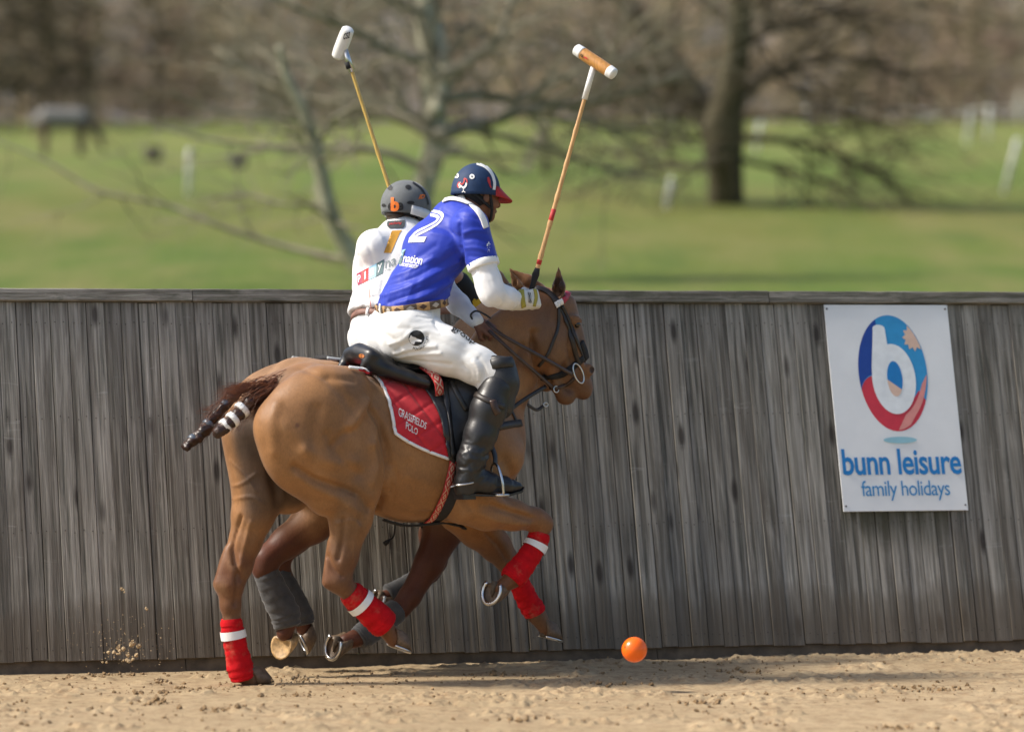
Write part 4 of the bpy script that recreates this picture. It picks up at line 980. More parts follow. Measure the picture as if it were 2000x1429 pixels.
g = G(); g.tube(catmull([HF.w(pf(a, b, -.22)) for a, b in ((772, 1012), (771, 1032), (768, 1048), (758, 1056))], 5), .0045, 6); g.tube([HF.w(pf(a, b, -.22)) for a, b in ((762, 1053), (756, 1058), (751, 1062))], [.005, .012, .013], 8); g.obj("strap_end", M_WEB, far_saddle)
def stirrup(parent, fr, q, foot, top, fw):
    """q centre of the tread (local), top where the leather holds it"""
    g = G(); lat = A([0, .062, 0])
    g.tube(catmull([q - lat, q - lat * 1.02 + (top - q) * .45, q - lat * .55 + (top - q) * .88, top, q + lat * .55 + (top - q) * .88, q + lat * 1.02 + (top - q) * .45, q + lat], 5), .0065, 8)
    g.v = [fr.w(x) for x in g.v]; o = g.obj("stirrup_iron", M_STEEL, parent)
    g = G()
    for k in (-1, -.33, .33, 1): g.tube([fr.w(q - lat + A([fw * k, 0, -.004])), fr.w(q + lat + A([fw * k, 0, -.004]))], .006, 6)
    for k in (-1, 0, 1): g.tube([fr.w(q + lat * k * .98 + A([-fw * 1.15, 0, -.004])), fr.w(q + lat * k * .98 + A([fw * 1.15, 0, -.004]))], .007, 6)
    g.obj("tread", M_STEEL, o)
stirrup(near_saddle, HN, p(972, 964, -.36), None, p(966, 905, -.355), .024); stirrup(near_saddle, HN, p(972, 964, -.36) * A([1, -1, 1]), None, p(966, 905, -.355) * A([1, -1, 1]), .024)
g = G(); pts = catmull([HN.w(p(a, b, t)) for a, b, t in ((930, 800, -.31), (955, 860, -.315), (966, 888, -.34), (967, 905, -.355))], 6); g.ribbon(pts, [HN.d((.2, -1, 0))] * len(pts), .026, .006); g.obj("stirrup_leather", M_BLACK, near_saddle)

# ---- bridle and breastplate of the near horse
bridle = empty("bridle", HN.w(p(1085, 640, 0)))
tag(bridle, "dark leather bridle with steel bit rings and reins on the tan brown horse", "bridle")
sb = lambda nm, pts, w, mat=M_STRAP, **k: strap(nm, B_NEAR, pts, w, mat, bridle, **k)
sb("headpiece", [(1046, 562), (1062, 566), (1078, 577), (1090, 594)], .032); sb("headpiece", [(1046, 562, .02), (1030, 585, .08), (1020, 640, .10)], .030)
sb("cheekpiece", [(1090, 594), (1103, 622), (1115, 655), (1124, 690), (1132, 712)], .024); sb("cheekpiece", [(1097, 596), (1113, 630), (1126, 665), (1136, 692), (1141, 708)], .017)
sb("throatlash", [(1091, 598), (1090, 635), (1080, 668), (1068, 694), (1052, 715)], .016)
sb("noseband", [(1056, 738), (1075, 736), (1098, 731), (1118, 717), (1134, 704), (1142, 698)], .032, M_WEB); sb("noseband_pad", [(1133, 668), (1139, 684), (1143, 700)], .035, M_WEB, th=.012)
sb("curb_strap", [(1062, 752), (1085, 758), (1108, 750), (1122, 738)], .018, M_BROWN)
M_WHITEL = simple("white_leather", (.75, .74, .72), .5, .05); M_REDL = simple("red_leather", (.35, .02, .04), .5, .1)
sb("browband", [(1084, 597), (1091, 592), (1098, 588)], .030, M_WHITEL, off=.008); sb("browband", [(1098, 588), (1104, 581), (1109, 573)], .030, M_REDL, off=.008)
nb = HN.d((.2, -.95, .1)); bc = hit(B_NEAR, 1127, 729)[0] + HN.d((0, -.014, 0))
g = G(); g.torus(bc, nb, .045, .0045, 28, 8, (.58, 1.12), ax=HN.d((1, 0, .45))); g.obj("bit_ring", M_STEEL, bridle)
bc2 = hit(B_NEAR, 1084, 760); bc2 = (bc2[0] if bc2 is not None else HN.w(p(1083, 761, -.06))) + HN.d((0, -.012, 0)); g = G(); g.torus(bc2, nb, .015, .0035, 20, 6); g.obj("bit_ring", M_STEEL, bridle)
g = G(); g.torus(HN.w(p(1066, 790, -.03)), nb, .014, .003, 18, 6, (1, .7)); g.obj("keeper_ring", M_STEEL, bridle)
def rein(nm, pts, w, mat=M_BROWN):
    C = catmull([HN.w(HN.P(*q)) for q in pts], 8); g = G(); out = []
    for q in C:
        h = near(B_NEAR, q); q = A(q); d_ = q - h[0]
        if np.dot(d_, h[1]) < .008: q = h[0] + h[1] * .008
        out.append(q)
    g.ribbon(out, [HN.d((-.1, -1, .25))] * len(out), w, .004); return g.obj(nm, mat, bridle)
rein("rein", [(950, 628, -.10), (975, 650, -.16), (1010, 671, -.165), (1060, 698, -.14), (1118, 731, -.095)], .019); rein("rein", [(955, 645, -.10), (980, 668, -.16), (1005, 692, -.165), (1045, 726, -.12), (1080, 757, -.075)], .017)
rein("martingale", [(992, 802, -.17), (1030, 776, -.13), (1066, 754, -.08)], .020, M_STRAP); rein("martingale", [(1030, 790, -.10), (1048, 800, -.06), (1062, 792, -.03)], .016, M_STRAP)
breast = empty("breastplate", HN.w(p(1000, 828, 0)))
tag(breast, "black leather breast strap across the chest of the tan horse", "breastplate")
strap("breast_strap", B_NEAR, [(940, 838), (970, 834), (995, 829), (1016, 826)], .036, M_STRAP, breast, .004, .008)
strap("neck_strap", B_NEAR, [(965, 742), (985, 780), (1000, 806), (1008, 824)], .018, M_STRAP, breast)
far_bridle = empty("bridle", HF.w(p(1085, 640, 0) + off)); tag(far_bridle, "dark leather headpiece on the head of the far chestnut legged horse", "bridle")
g = G(); P_ = []; N_ = []
for q in catmull([p(1070, 690, -.10), p(1085, 630, -.10), p(1078, 585, -.04), p(1055, 565, .03)], 8):
    h = near(B_FAR, HF.w(q + off)); P_.append(h[0] + h[1] * .004); N_.append(h[1])
g.ribbon(P_, N_, .026, .004); g.obj("headpiece", M_STRAP, far_bridle)
# ================================================================== RIDERS
def cloth_mat(name, c, rough=.75, fold=.5, sheen=.15, spec=.3):
    t = NT(name); v = t.coord(); n = t.noise(v, 12, 3); hi = tuple(min(1, q * 1.05) for q in c); lo = tuple(q * .93 for q in c)
    t.col(t.ramp(n, [(.3, lo), (.7, hi)])).set(Roughness=rough); t.b.inputs["Specular IOR Level"].default_value = spec; t.b.inputs["Sheen Weight"].default_value = sheen
    b1 = t.n("ShaderNodeBump"); b1.inputs["Strength"].default_value = fold; b1.inputs["Distance"].default_value = .012
    t.l(t.noise(t.coord(scale=(1, 1, 2.2)), 9, 2, .45, 1.4), b1.inputs["Height"])
    b2 = t.n("ShaderNodeBump"); b2.inputs["Strength"].default_value = .15; b2.inputs["Distance"].default_value = .001; t.l(t.noise(v, 900, 1), b2.inputs["Height"]); t.l(b1.outputs[0], b2.inputs["Normal"]); t.l(b2.outputs[0], t.b.inputs["Normal"]); return t.m
M_BLUE = cloth_mat("blue_jersey", (.018, .042, .41), .5, .16, .1); M_WHITE = cloth_mat("white_jersey", (.82, .82, .82), .7, .12); M_BREECH = cloth_mat("white_breeches", (.80, .80, .785), .8, .12); M_UNDER = cloth_mat("white_undersleeve", (.80, .80, .81), .6, .15)
def skin_mat(name, c): 
    t = NT(name); n = t.noise(t.coord(), 30, 3); t.col(t.ramp(n, [(.3, tuple(q * .85 for q in c)), (.7, tuple(q * 1.1 for q in c))])).set(Roughness=.5); t.b.inputs["Subsurface Weight"].default_value = .08; t.b.inputs["Subsurface Radius"].default_value = (.01, .004, .002); t.bump(t.noise(t.coord(), 250, 2), .15, .001); return t.m
M_SKIN_D = skin_mat("brown_skin", (.20, .085, .050)); M_SKIN_L = skin_mat("light_skin", (.50, .27, .19))
M_BLACKCLOTH = simple("black_cloth", (.014, .014, .015), .8, .2, 60, .3, 300)
def head_sdf(sd, c, fw, up, k=.02):
    fw = nrm(fw); up = nrm(A(up) - fw * np.dot(up, fw)); sd_ = np.cross(up, fw); M = np.stack([fw, sd_, up]); L = lambda a, b, e: A(c) + fw * a + sd_ * b + up * e
    sd.ell(L(-.005, 0, .02), (.096, .076, .095), k, M); sd.cone(L(.03, 0, -.03), L(.048, 0, -.085), .062, .042, k); sd.ell(L(.062, 0, -.108), (.024, .026, .020), .015, M)
    sd.cone(L(.088, 0, .0), L(.106, 0, -.040), .008, .014, .010); sd.ell(L(.086, 0, -.072), (.014, .024, .010), .008, M); sd.cone(L(.082, -.04, .022), L(.082, .04, .022), .012, .012, .012)
    for s in (-1, 1):
        sd.ell(L(.088, .031 * s, .003), (.010, .015, .010), .008, M, sub=True); sd.ell(L(-.012, .078 * s, -.02), (.020, .008, .030), .006, M); sd.ell(L(.05, .045 * s, -.04), (.03, .022, .026), .02, M)
    return L
def hand_sdf(sd, w, d, n, thumb, curl=1.0, k=.006):
    """w wrist, d towards the knuckles, n out of the back of the hand, thumb = sign of the thumb side along d x n"""
    d = nrm(d); n = nrm(A(n) - d * np.dot(n, d)); s = np.cross(d, n) * thumb; w = A(w)
    for o in (-.026, -.009, .009, .026): sd.cone(w + d * .012 + s * o * .7, w + d * .088 + s * o + n * .003, .017, .0145, .012)
    ln = {.028: .95, .0095: 1.05, -.0095: 1.0, -.027: .82}; K = []
    for o, q in ln.items():
        b = w + d * .092 + s * o; a = 0; pt = b; r = .0105
        for (l, an) in ((.043, 62), (.028, 142), (.021, 205)):
            a = R(an * curl); nx = pt + (d * math.cos(a) - n * math.sin(a)) * l * q; sd.cone(pt, nx, r, r * .92, k); pt = nx; r *= .92
        K.append(pt)
    b = w + d * .030 + s * .030 - n * .006; m = b + d * .030 + s * .014 - n * .022; e = m + d * .030 - s * .006 - n * .014; t = e + d * .012 - s * .020 - n * .006
    sd.cone(b, m, .0145, .012, .01); sd.cone(m, e, .012, .011, k); sd.cone(e, t, .011, .009, k)
    return s
def folds(v, n, amp, axis, freq, seed, mask=None):
    """cloth folds: ridges running along axis (local unit vector)"""
    ax = nrm(axis); a = (v @ ax)[:, None] * ax; q = (v - a) * freq + a * freq * .28 + seed
    w = fbm(q + (fbm(v * 7 + seed, 2)[:, None] - .5) * 1.2, 3); r = 1 - np.abs(2 * w - 1); d = amp * (r ** 2 - .55)
    if mask is not None: d = d * mask
    return v + n * d[:, None]
def surf_obj(sd, fr, name, mat, parent, it=2, fold=None):
    v, f = sd.surf(it); n = vnormals(v, f)
    for fo in (fold or []): v = folds(v, n, *fo)
    return mesh_obj(name, fr.w(v), f, mat, parent)
def helmet_mesh(C, fw, up, rad, low, parent, mat, th=.010, name="helmet"):
    fw = nrm(fw); up = nrm(A(up) - fw * np.dot(up, fw)); sd_ = np.cross(up, fw); N, Mr = 48, 16; v = []; f = []
    def pt(az, el, e=0): return A(C) + fw * (rad[0] + e) * math.cos(el) * math.cos(az) + sd_ * (rad[1] + e) * math.cos(el) * math.sin(az) + up * (rad[2] + e) * math.sin(el)
    for e in (0, -th):
        for j in range(Mr):
            for i in range(N):
                az = 2 * math.pi * i / N; lo = low + R(5) * math.cos(az); el = lo + (R(88) - lo) * (j / (Mr - 1)); v.append(pt(az, el, e + (.003 if j < 1 else 0) * (1 if e == 0 else -1)))
    o = Mr * N
    for j in range(Mr - 1):
        for i in range(N):
            a, b = j * N + i, j * N + (i + 1) % N; f.append((a, b, b + N, a + N)); f.append((o + a, o + a + N, o + b + N, o + b))
    for i in range(N): b = (i + 1) % N; f.append((i, o + i, o + b, b))
    f.append(tuple((Mr - 1) * N + i for i in range(N))); f.append(tuple(o + (Mr - 1) * N + i for i in range(N))[::-1])
    return mesh_obj(name, v, f, mat, parent), pt, (fw, sd_, up)
def rim_band(pt, az0, az1, el0, el1, out0, out1, n, parent, mat, name, tilt=None):
    v = []; 
    for i in range(n + 1):
        u = i / n; az = R(az0 + (az1 - az0) * u); w = math.sin(math.pi * u) ** .6
        for (el, e) in ((el1, .002), (el1 * .5 + el0 * .5, .002 + out1 * .35 * w), (el0, .003 + out1 * w), (el0 - 2, .001 + out1 * w), (el0, .000 + out0)): v.append(pt(az, R(el), e))
    f = [(i * 5 + k, i * 5 + (k + 1) % 5, i * 5 + 5 + (k + 1) % 5, i * 5 + 5 + k) for i in range(n) for k in range(5)]; f += [tuple(range(5))[::-1], tuple(n * 5 + k for k in range(5))]
    return mesh_obj(name, v, f, mat, parent)
def belt_ring(tree, c, ax, fr, w, mat, parent, name="belt", r0=.24, off=.004, a0=0, a1=360, uv=True, n=64):
    ax = nrm(ax); x = nrm(np.cross(ax, fr.l)); y = np.cross(ax, x); P_ = []; N_ = []
    for k in range(n + 1):
        a = R(a0 + (a1 - a0) * k / n); d = x * math.cos(a) + y * math.sin(a); h = tree.ray_cast(Vector(c + d * r0), Vector(-d))
        if h[0] is None: continue
        P_.append(A(h[0]) + d * off); N_.append(d)
    for _ in range(2): P_ = [P_[0]] + [(P_[i - 1] + 2 * P_[i] + P_[i + 1]) / 4 for i in range(1, len(P_) - 1)] + [P_[-1]]
    g = G(); g.ribbon(P_, N_, w, .005); return g.obj(name, mat, parent, uv=uv), P_, N_
def m_belt():
    t = NT("woven_belt"); uv = t.n("ShaderNodeUVMap"); sx = t.n("ShaderNodeSeparateXYZ"); t.l(uv.outputs[0], sx.inputs[0]); q = t.math('MULTIPLY', sx.outputs[0], 16.0)
    a = t.math('ABSOLUTE', t.math('SUBTRACT', t.math('FRACT', q), .5)); b = t.math('ABSOLUTE', t.math('SUBTRACT', sx.outputs[1], .5)); k = t.math('LESS_THAN', t.math('ADD', a, b), .33)
    par = t.math('LESS_THAN', t.math('FRACT', t.math('MULTIPLY', q, .5)), .5); bgc = t.mix(par, (.40, .24, .10), (.10, .065, .04)); di = t.mix(par, (.065, .032, .022), (.42, .38, .33))
    t.col(t.mix(k, bgc, di)).set(Roughness=.6); return t.m

# ------------------------------------------------------------------ near rider (blue 2)
RN = Frame(HN.w(p(800, 650, 0)) * A([1, 1, 0]), R(40)); q_ = lambda a, b, t=0.: RN.loc(HN.w(HN.P(a, b, t)))
mirl = lambda a, b, t: RN.loc(HN.w(HN.P(a, b, t) * A([1, -1, 1])))
rider_n = empty("person", HN.w(p(800, 700, 0)))
tag(rider_n, "rider in blue shirt number 2, white breeches and navy helmet, leaning forward", "person")
waist, chest, upper = q_(803, 594), q_(855, 484), q_(888, 430); tax = nrm(chest - waist); bax = nrm(A([-.16, 0, 1.0]))
shr, elr, wrr = q_(920, 440, -.20), q_(961, 573, -.30), q_(1012, 588, -.26); shl, ell_, wrl = q_(862, 445, .20), q_(862, 560, .20), q_(930, 627, -.05)
hipr, knr, anr = q_(796, 650, -.09), q_(968, 731, -.335), q_(918, 908, -.36); hipl, knl, anl = mirl(796, 650, -.09), mirl(968, 731, -.335), mirl(918, 908, -.36)
headc = q_(938, 378, -.02); hf = RN.loc(RN.O + HN.d((.95, .12, -.14))); hu = A([.12, 0, 1.0]); neckb = q_(905, 412, 0)
def bodyprims(sd, e):
    sd.cone(waist, chest, .115 - e, .130 - e, .05, lat=1.25); sd.cone(chest, upper, .130 - e, .092 - e, .05, lat=1.5); sd.cone(waist, q_(798, 640), .12 - e, .135 - e, .05, lat=1.15)
    for s, el in ((shr, elr), (shl, ell_)): sd.cone(upper, s, .085 - e, .072 - e, .05); sd.cone(s, el, .066 - e, .054 - e, .03)
lo = A([-.45, -.62, .55]); hi = A([.72, .62, 2.5])
sd = SDF(lo + A([0, 0, .2]), hi, .0062); bodyprims(sd, .012); head_sdf(sd, headc, hf, hu); sd.cone(headc - A([.02, 0, .06]), neckb, .055, .062, .03)
sd.cone(elr, wrr, .044, .032, .02); sd.cone(ell_, wrl, .044, .030, .02)
for h_, k_, a_ in ((hipr, knr, anr), (hipl, knl, anl)): sd.chain([(h_, .115), (k_, .058), (a_, .040)], .04)
dl = nrm(q_(964, 650, -.08) - wrl); hand_sdf(sd, wrl, dl, RN.loc(RN.O + A([.1, -.75, .65])), 1)
surf_obj(sd, RN, "body", M_SKIN_D, rider_n, 1)
# shirt
sd = SDF(A([-.32, -.48, 1.35]), A([.50, .48, 2.35]), .007); bodyprims(sd, 0.0)
sd.cone(waist - tax * .015, waist + tax * .09, .128, .128, .03, lat=1.3); sd.half(waist - bax * .020, -bax, .01)
se = shr + (elr - shr) * .60; sl_ = shl + (ell_ - shl) * .60
for s, e in ((shr, se), (shl, sl_)): sd.cone(s, e, .078, .074, .03)
for s, e, el in ((shr, se, elr), (shl, sl_, ell_)):
    ax_ = nrm(el - s); c0 = e + ax_ * .0
    sl, (x, y, z) = sd.reg(np.minimum(e, el) - .10, np.maximum(e, el) + .10)          # open the sleeve end
    dd = (x - c0[0]) * ax_[0] + (y - c0[1]) * ax_[1] + (z - c0[2]) * ax_[2]; tt = np.sqrt((x - el[0]) ** 2 + (y - el[1]) ** 2 + (z - el[2]) ** 2) < np.linalg.norm(el - e) + .075
    sd.D[sl] = np.where(tt & (dd > -.02), np.maximum(sd.D[sl], dd), sd.D[sl])
v, f = sd.surf(2); n = vnormals(v, f)
low_m = smooth(.30, .0, (v - waist) @ tax) * .9 + .35
_b = BVHTree.FromPolygons(RN.w(v).tolist(), f.tolist())
v = sculpt(v, n, _b, RN, [([(745, 578), (800, 560), (850, 535), (895, 510)], .008, .012), ([(752, 560), (800, 545), (850, 520), (890, 495)], -.007, .013), ([(758, 545), (800, 528), (845, 505)], .006, .012), ([(760, 590), (810, 572), (860, 548), (900, 525)], -.008, .012), ([(775, 592), (820, 582), (865, 560), (900, 538)], .008, .011), ([(800, 594), (840, 588), (875, 565), (902, 545)], -.008, .011), ([(840, 596), (868, 582), (890, 560)], .008, .010), ([(855, 600), (875, 592), (890, 575)], -.007, .009),
    ([(770, 520), (810, 505), (850, 480)], -.004, .014), ([(840, 440), (870, 448), (895, 462)], -.005, .012), ([(845, 455), (875, 462), (900, 478)], .004, .011), ([(898, 440), (900, 470), (905, 500), (903, 520)], -.010, .012), ([(905, 455), (925, 450), (950, 452)], .006, .009), ([(906, 468), (930, 466), (955, 472)], -.006, .010), ([(908, 485), (930, 484), (955, 492)], .005, .009), ([(890, 425), (905, 420), (935, 428)], -.004, .010), ([(860, 410), (880, 420), (900, 430)], -.004, .010), ([(915, 500), (935, 502), (955, 506)], -.004, .008)])
n = vnormals(v, f); v = folds(v, n, .006, nrm(A([.55, .25, .75])), 13.0, 3.0, low_m)
shirt_n = mesh_obj("shirt", RN.w(v), f, M_BLUE, rider_n); B_SHN = bvh(shirt_n)
def ringtube(fr, a, b, r, name, mat, parent, n=24):
    g = G(); a = fr.w(a); b = fr.w(b); g.tube([a, a + (b - a) * .1, a + (b - a) * .9, b], [r * .97, r, r, r * .97], n); return g.obj(name, mat, parent)
axr = nrm(elr - shr); ringtube(RN, se - axr * .026, se + axr * .008, .0775, "sleeve_cuff", M_WHITE, shirt_n); axl = nrm(ell_ - shl); ringtube(RN, sl_ - axl * .026, sl_ + axl * .008, .0775, "sleeve_cuff", M_WHITE, shirt_n)
g = G(); nk = nrm(headc - A([.02, 0, .06]) - neckb); c0 = neckb + nk * .012 - A([.004, 0, 0]); x_ = nrm(np.cross(nk, A([0, 1., 0]))); y_ = np.cross(nk, x_); pts = []; nn = []
for k in range(33):
    a = 2 * math.pi * k / 32; d = x_ * math.cos(a) + y_ * math.sin(a); pts.append(RN.w(c0 + d * .074)); nn.append(RN.d(d - nk * .55))
g.ribbon(pts, nn, .036, .006); co_ = g.obj("collar", M_WHITE, shirt_n); strap("collar_flap", B_SHN, [(868, 393), (884, 390), (905, 395), (925, 406), (940, 424), (948, 446)], .040, M_WHITE, co_, .006, .005)
# undersleeves
sd = SDF(A([-.1, -.5, 1.40]), A([.62, .5, 2.15]), .0065); sd.chain([(se - axr * .04, .066), (shr + (elr - shr) * .85, .059), (elr, .056), (elr + (wrr - elr) * .5, .052), (elr + (wrr - elr) * .84, .042)], .03); sd.chain([(sl_ - axl * .04, .062), (ell_, .056), (ell_ + (wrl - ell_) * .5, .048), (wrl, .034)], .03)
surf_obj(sd, RN, "undersleeves", M_UNDER, rider_n, 1, [(.007, nrm(elr - wrr) * .5 + A([0, .3, .8]), 16.0, 5.0)])
# breeches
sd = SDF(A([-.36, -.55, 1.05]), A([.60, .55, 1.92]), .007); sd.cone(waist - tax * .0, q_(797, 640), .128, .140, .04, lat=1.2)
sd.ell(q_(788, 658, -.06), (.108, .11, .11), .05); sd.ell(q_(772, 655, .06), (.098, .10, .105), .05)
for h_, k_, sg in ((hipr, knr, 1), (hipl, knl, -1)): sd.chain([(h_, .125), (h_ + (k_ - h_) * .45, .104), (h_ + (k_ - h_) * .8, .082), (k_, .070)], .05)
for k_, a_ in ((knr, anr), (knl, anl)): sd.cone(k_, k_ + (a_ - k_) * .16, .072, .062, .03)
sd.half(waist + bax * .016, bax, .01)
v, f = sd.surf(2); n = vnormals(v, f); hp = np.minimum(np.linalg.norm(v - q_(830, 640, -.2), axis=1), np.linalg.norm(v - q_(775, 690, -.1), axis=1)); _b = BVHTree.FromPolygons(RN.w(v).tolist(), f.tolist())
v = sculpt(v, n, _b, RN, [([(772, 690), (800, 682), (850, 676)], .006, .010), ([(778, 697), (810, 692), (860, 690)], .006, .009), ([(775, 684), (800, 668), (835, 655)], -.005, .010), ([(785, 702), (830, 706), (880, 712)], -.005, .010), ([(760, 672), (785, 664), (800, 650)], .005, .010), ([(868, 604), (880, 618), (900, 628)], -.007, .012), ([(862, 612), (872, 628), (895, 640)], .006, .010), ([(850, 612), (850, 632), (862, 650)], -.005, .010),
    ([(935, 700), (945, 715), (948, 735)], -.005, .009), ([(925, 705), (935, 722), (935, 742)], .005, .009), ([(905, 712), (918, 725), (920, 740)], -.004, .010), ([(745, 630), (770, 640), (800, 640)], -.003, .010), ([(740, 650), (765, 660), (780, 675)], -.005, .012), ([(830, 660), (870, 672), (910, 690)], -.003, .016), ([(860, 650), (900, 668), (935, 690)], .003, .012), ([(815, 618), (840, 622), (866, 612)], -.003, .006)])
n = vnormals(v, f); v = folds(v, n, .004, nrm(A([.9, -.35, -.35])), 12.0, 12.0, .4 + smooth(.22, .05, hp))
breech_n = mesh_obj("breeches", RN.w(v), f, M_BREECH, rider_n); B_BRN = bvh(breech_n)
bt, bP, bN = belt_ring(bvh(shirt_n, breech_n), RN.w(waist - bax * .004), RN.d(bax), RN, .040, m_belt(), rider_n, off=.006)
for (px, py) in ((800, 594), (742, 606)):
    k = min(range(len(bP)), key=lambda i: np.linalg.norm(bP[i] - (hit(bvh(bt), px, py) or (bP[0], 0))[0])); g = G(); up_ = RN.d(bax); g.ribbon([bP[k] - up_ * .032 + bN[k] * .002, bP[k] + bN[k] * .007, bP[k] + up_ * .030 + bN[k] * .002], [bN[k]] * 3, .015, .004); g.obj("belt_loop", M_BREECH, breech_n)
# boots, guards, spurs
def boot(parent, Q, mat, boots_name="boot"):
    sd = SDF(Q(945, 850) - A([.30, .16, .30]), Q(945, 850) + A([.36, .16, .34]), .0065)
    sd.chain([(Q(970, 758), .080), (Q(954, 800), .082), (Q(938, 850), .074), (Q(922, 895), .062), (Q(916, 925), .060)], .03)
    sd.chain([(Q(913, 940), .052), (Q(950, 944), .050), (Q(985, 949), .038), (Q(1008, 951), .028)], .03); sd.cone(Q(905, 945), Q(908, 962), .045, .045, .02)
    sd.half(Q(950, 963), A([.04, 0, -1.0]), .006)
    v, f = sd.surf(1); n = vnormals(v, f); m = smooth(.17, .05, np.abs(v[:, 2] - Q(916, 905)[2])); v = folds(v, n, .012, A([.2, .9, .1]), 20.0, 6.0, m)
    b = mesh_obj("boot", RN.w(v), f, mat, parent)
    g = G(); pts = [Q(a, c) for a, c in ((893, 962), (915, 964), (950, 965), (985, 964), (1012, 957), (1021, 950))]
    vv = []; 
    for k, c in enumerate(pts):
        w_ = (.036, .038, .038, .044, .032, .012)[k]
        for (sy, dz) in ((-1, 0), (1, 0), (1, -.010), (-1, -.010)): vv.append(RN.w(c + A([0, w_ * sy, dz])))
    ff = [(k * 4 + j, k * 4 + (j + 1) % 4, k * 4 + 4 + (j + 1) % 4, k * 4 + 4 + j) for k in range(5) for j in range(4)] + [(3, 2, 1, 0), (20, 21, 22, 23)]
    g.add(vv, ff); g.box(RN.w(Q(908, 970)), .075, .07, .022, RN.M); g.obj("sole", M_BLACK, b, smooth_=False)
    g = G(); C = Q(905, 945); pts = [RN.w(C + A([.058 * math.cos(a) + .01, .056 * math.sin(a), .008 + .012 * math.cos(a)])) for a in np.linspace(R(75), R(285), 16)]; g.tube(pts, .0048, 6); g.tube([pts[8], pts[8] + RN.d(A([-.035, 0, -.008]))], [.004, .003], 6); g.obj("spur", M_STEEL, b)
    g = G(); pts = [RN.w(C + A([.012 + .062 * math.cos(a), .060 * math.sin(a), .03 + .03 * math.cos(a)])) for a in np.linspace(R(-100), R(100), 18)]; g.ribbon(pts, [q - RN.w(C) for q in pts], .013, .003); g.obj("spur_strap", M_BLACK, b); return b
boot_r = boot(rider_n, lambda a, b, t=-.36: q_(a, b, t), M_BLACK); boot(rider_n, lambda a, b, t=-.36: mirl(a, b, t), M_BLACK)
def guard(parent, Q, mat, bt_):
    sd = SDF(Q(980, 750) - A([.14, .14, .17]), Q(980, 750) + A([.12, .14, .17]), .006)
    sd.chain([(Q(977, 712), .070), (Q(979, 745), .078), (Q(974, 790), .074)], .03); sd.ell(Q(990, 752), (.055, .062, .065), .012); sd.cone(Q(976, 708), Q(982, 726), .058, .066, .01); sd.ell(Q(971, 795), (.06, .066, .035), .012)
    sd.cone(Q(930, 715), Q(945, 790), .055, .04, .02, sub=True); sd.half(Q(978, 696), A([.15, 0, 1.0]), .015)
    o = surf_obj(sd, RN, "knee_guard", mat, parent, 1)
    return o
M_GUARD = leather("knee_guard_leather", (.020, .020, .021), .45)
kg = guard(rider_n, lambda a, b, t=-.35: q_(a, b, t), M_GUARD, boot_r); guard(rider_n, lambda a, b, t=-.35: mirl(a, b, t), M_GUARD, boot_r)
B_KG = bvh(kg, boot_r); strap("guard_strap", B_KG, [(925, 768), (945, 778), (965, 786), (985, 795)], .028, M_STRAP, rider_n, .003, .004); strap("guard_strap", B_KG, [(962, 782), (966, 795), (972, 808)], .034, M_BROWN, rider_n, .006, .005)
g = G(); g.ball(RN.w(q_(984, 754, -.405)), A([.040, .026, .050]), 20, 12, RN.M); g.obj("guard_pad", M_GUARD, kg)
strap("guard_strap", B_KG, [(960, 712), (978, 708), (1000, 706)], .052, M_GUARD, rider_n, .003, .006)
# glove on the mallet hand
M_GLOVE = simple("white_glove_leather", (.66, .64, .58), .6, .06, 30, .3, 150, .002); M_OLIVE = simple("olive_glove_fabric", (.36, .31, .05), .8, .15, 60)
hw = q_(1010, 588, -.26); hd = nrm(RN.loc(RN.O + A([.82, .50, .12]))); hn = RN.loc(RN.O + A([.48, -.84, .22])); hsh = np.cross(nrm(hd), nrm(hn))
sd = SDF(hw - A([.08, .12, .12]), hw + A([.20, .12, .12]), .0038); ths = 1 if np.dot(np.cross(hd, hn), A([0, 0, 1])) > 0 else -1
hand_sdf(sd, hw, hd, hn, ths, 1.0); sd.cone(hw - hd * .022, hw + hd * .03, .036, .036, .015)
v, f = sd.surf(1); v = hw + (v - hw) * 1.18
glove = mesh_obj("glove", RN.w(v), f, M_GLOVE, rider_n); B_GL = bvh(glove)
strap("glove_strap", B_GL, [(1018, 566), (1020, 580), (1023, 600)], .026, M_OLIVE, glove, .002, .003); strap("glove_panel", B_GL, [(1044, 562), (1047, 580), (1043, 598)], .018, M_OLIVE, glove, .002, .003)
M_INK = simple("black_print", (.012, .012, .013), .6, .1, bump=0)
decal("lettering", B_GL, txt("ONO", .02), [(1030, 570), (1036, 571), (1038, 592), (1032, 592)], M_INK, glove, L=3)
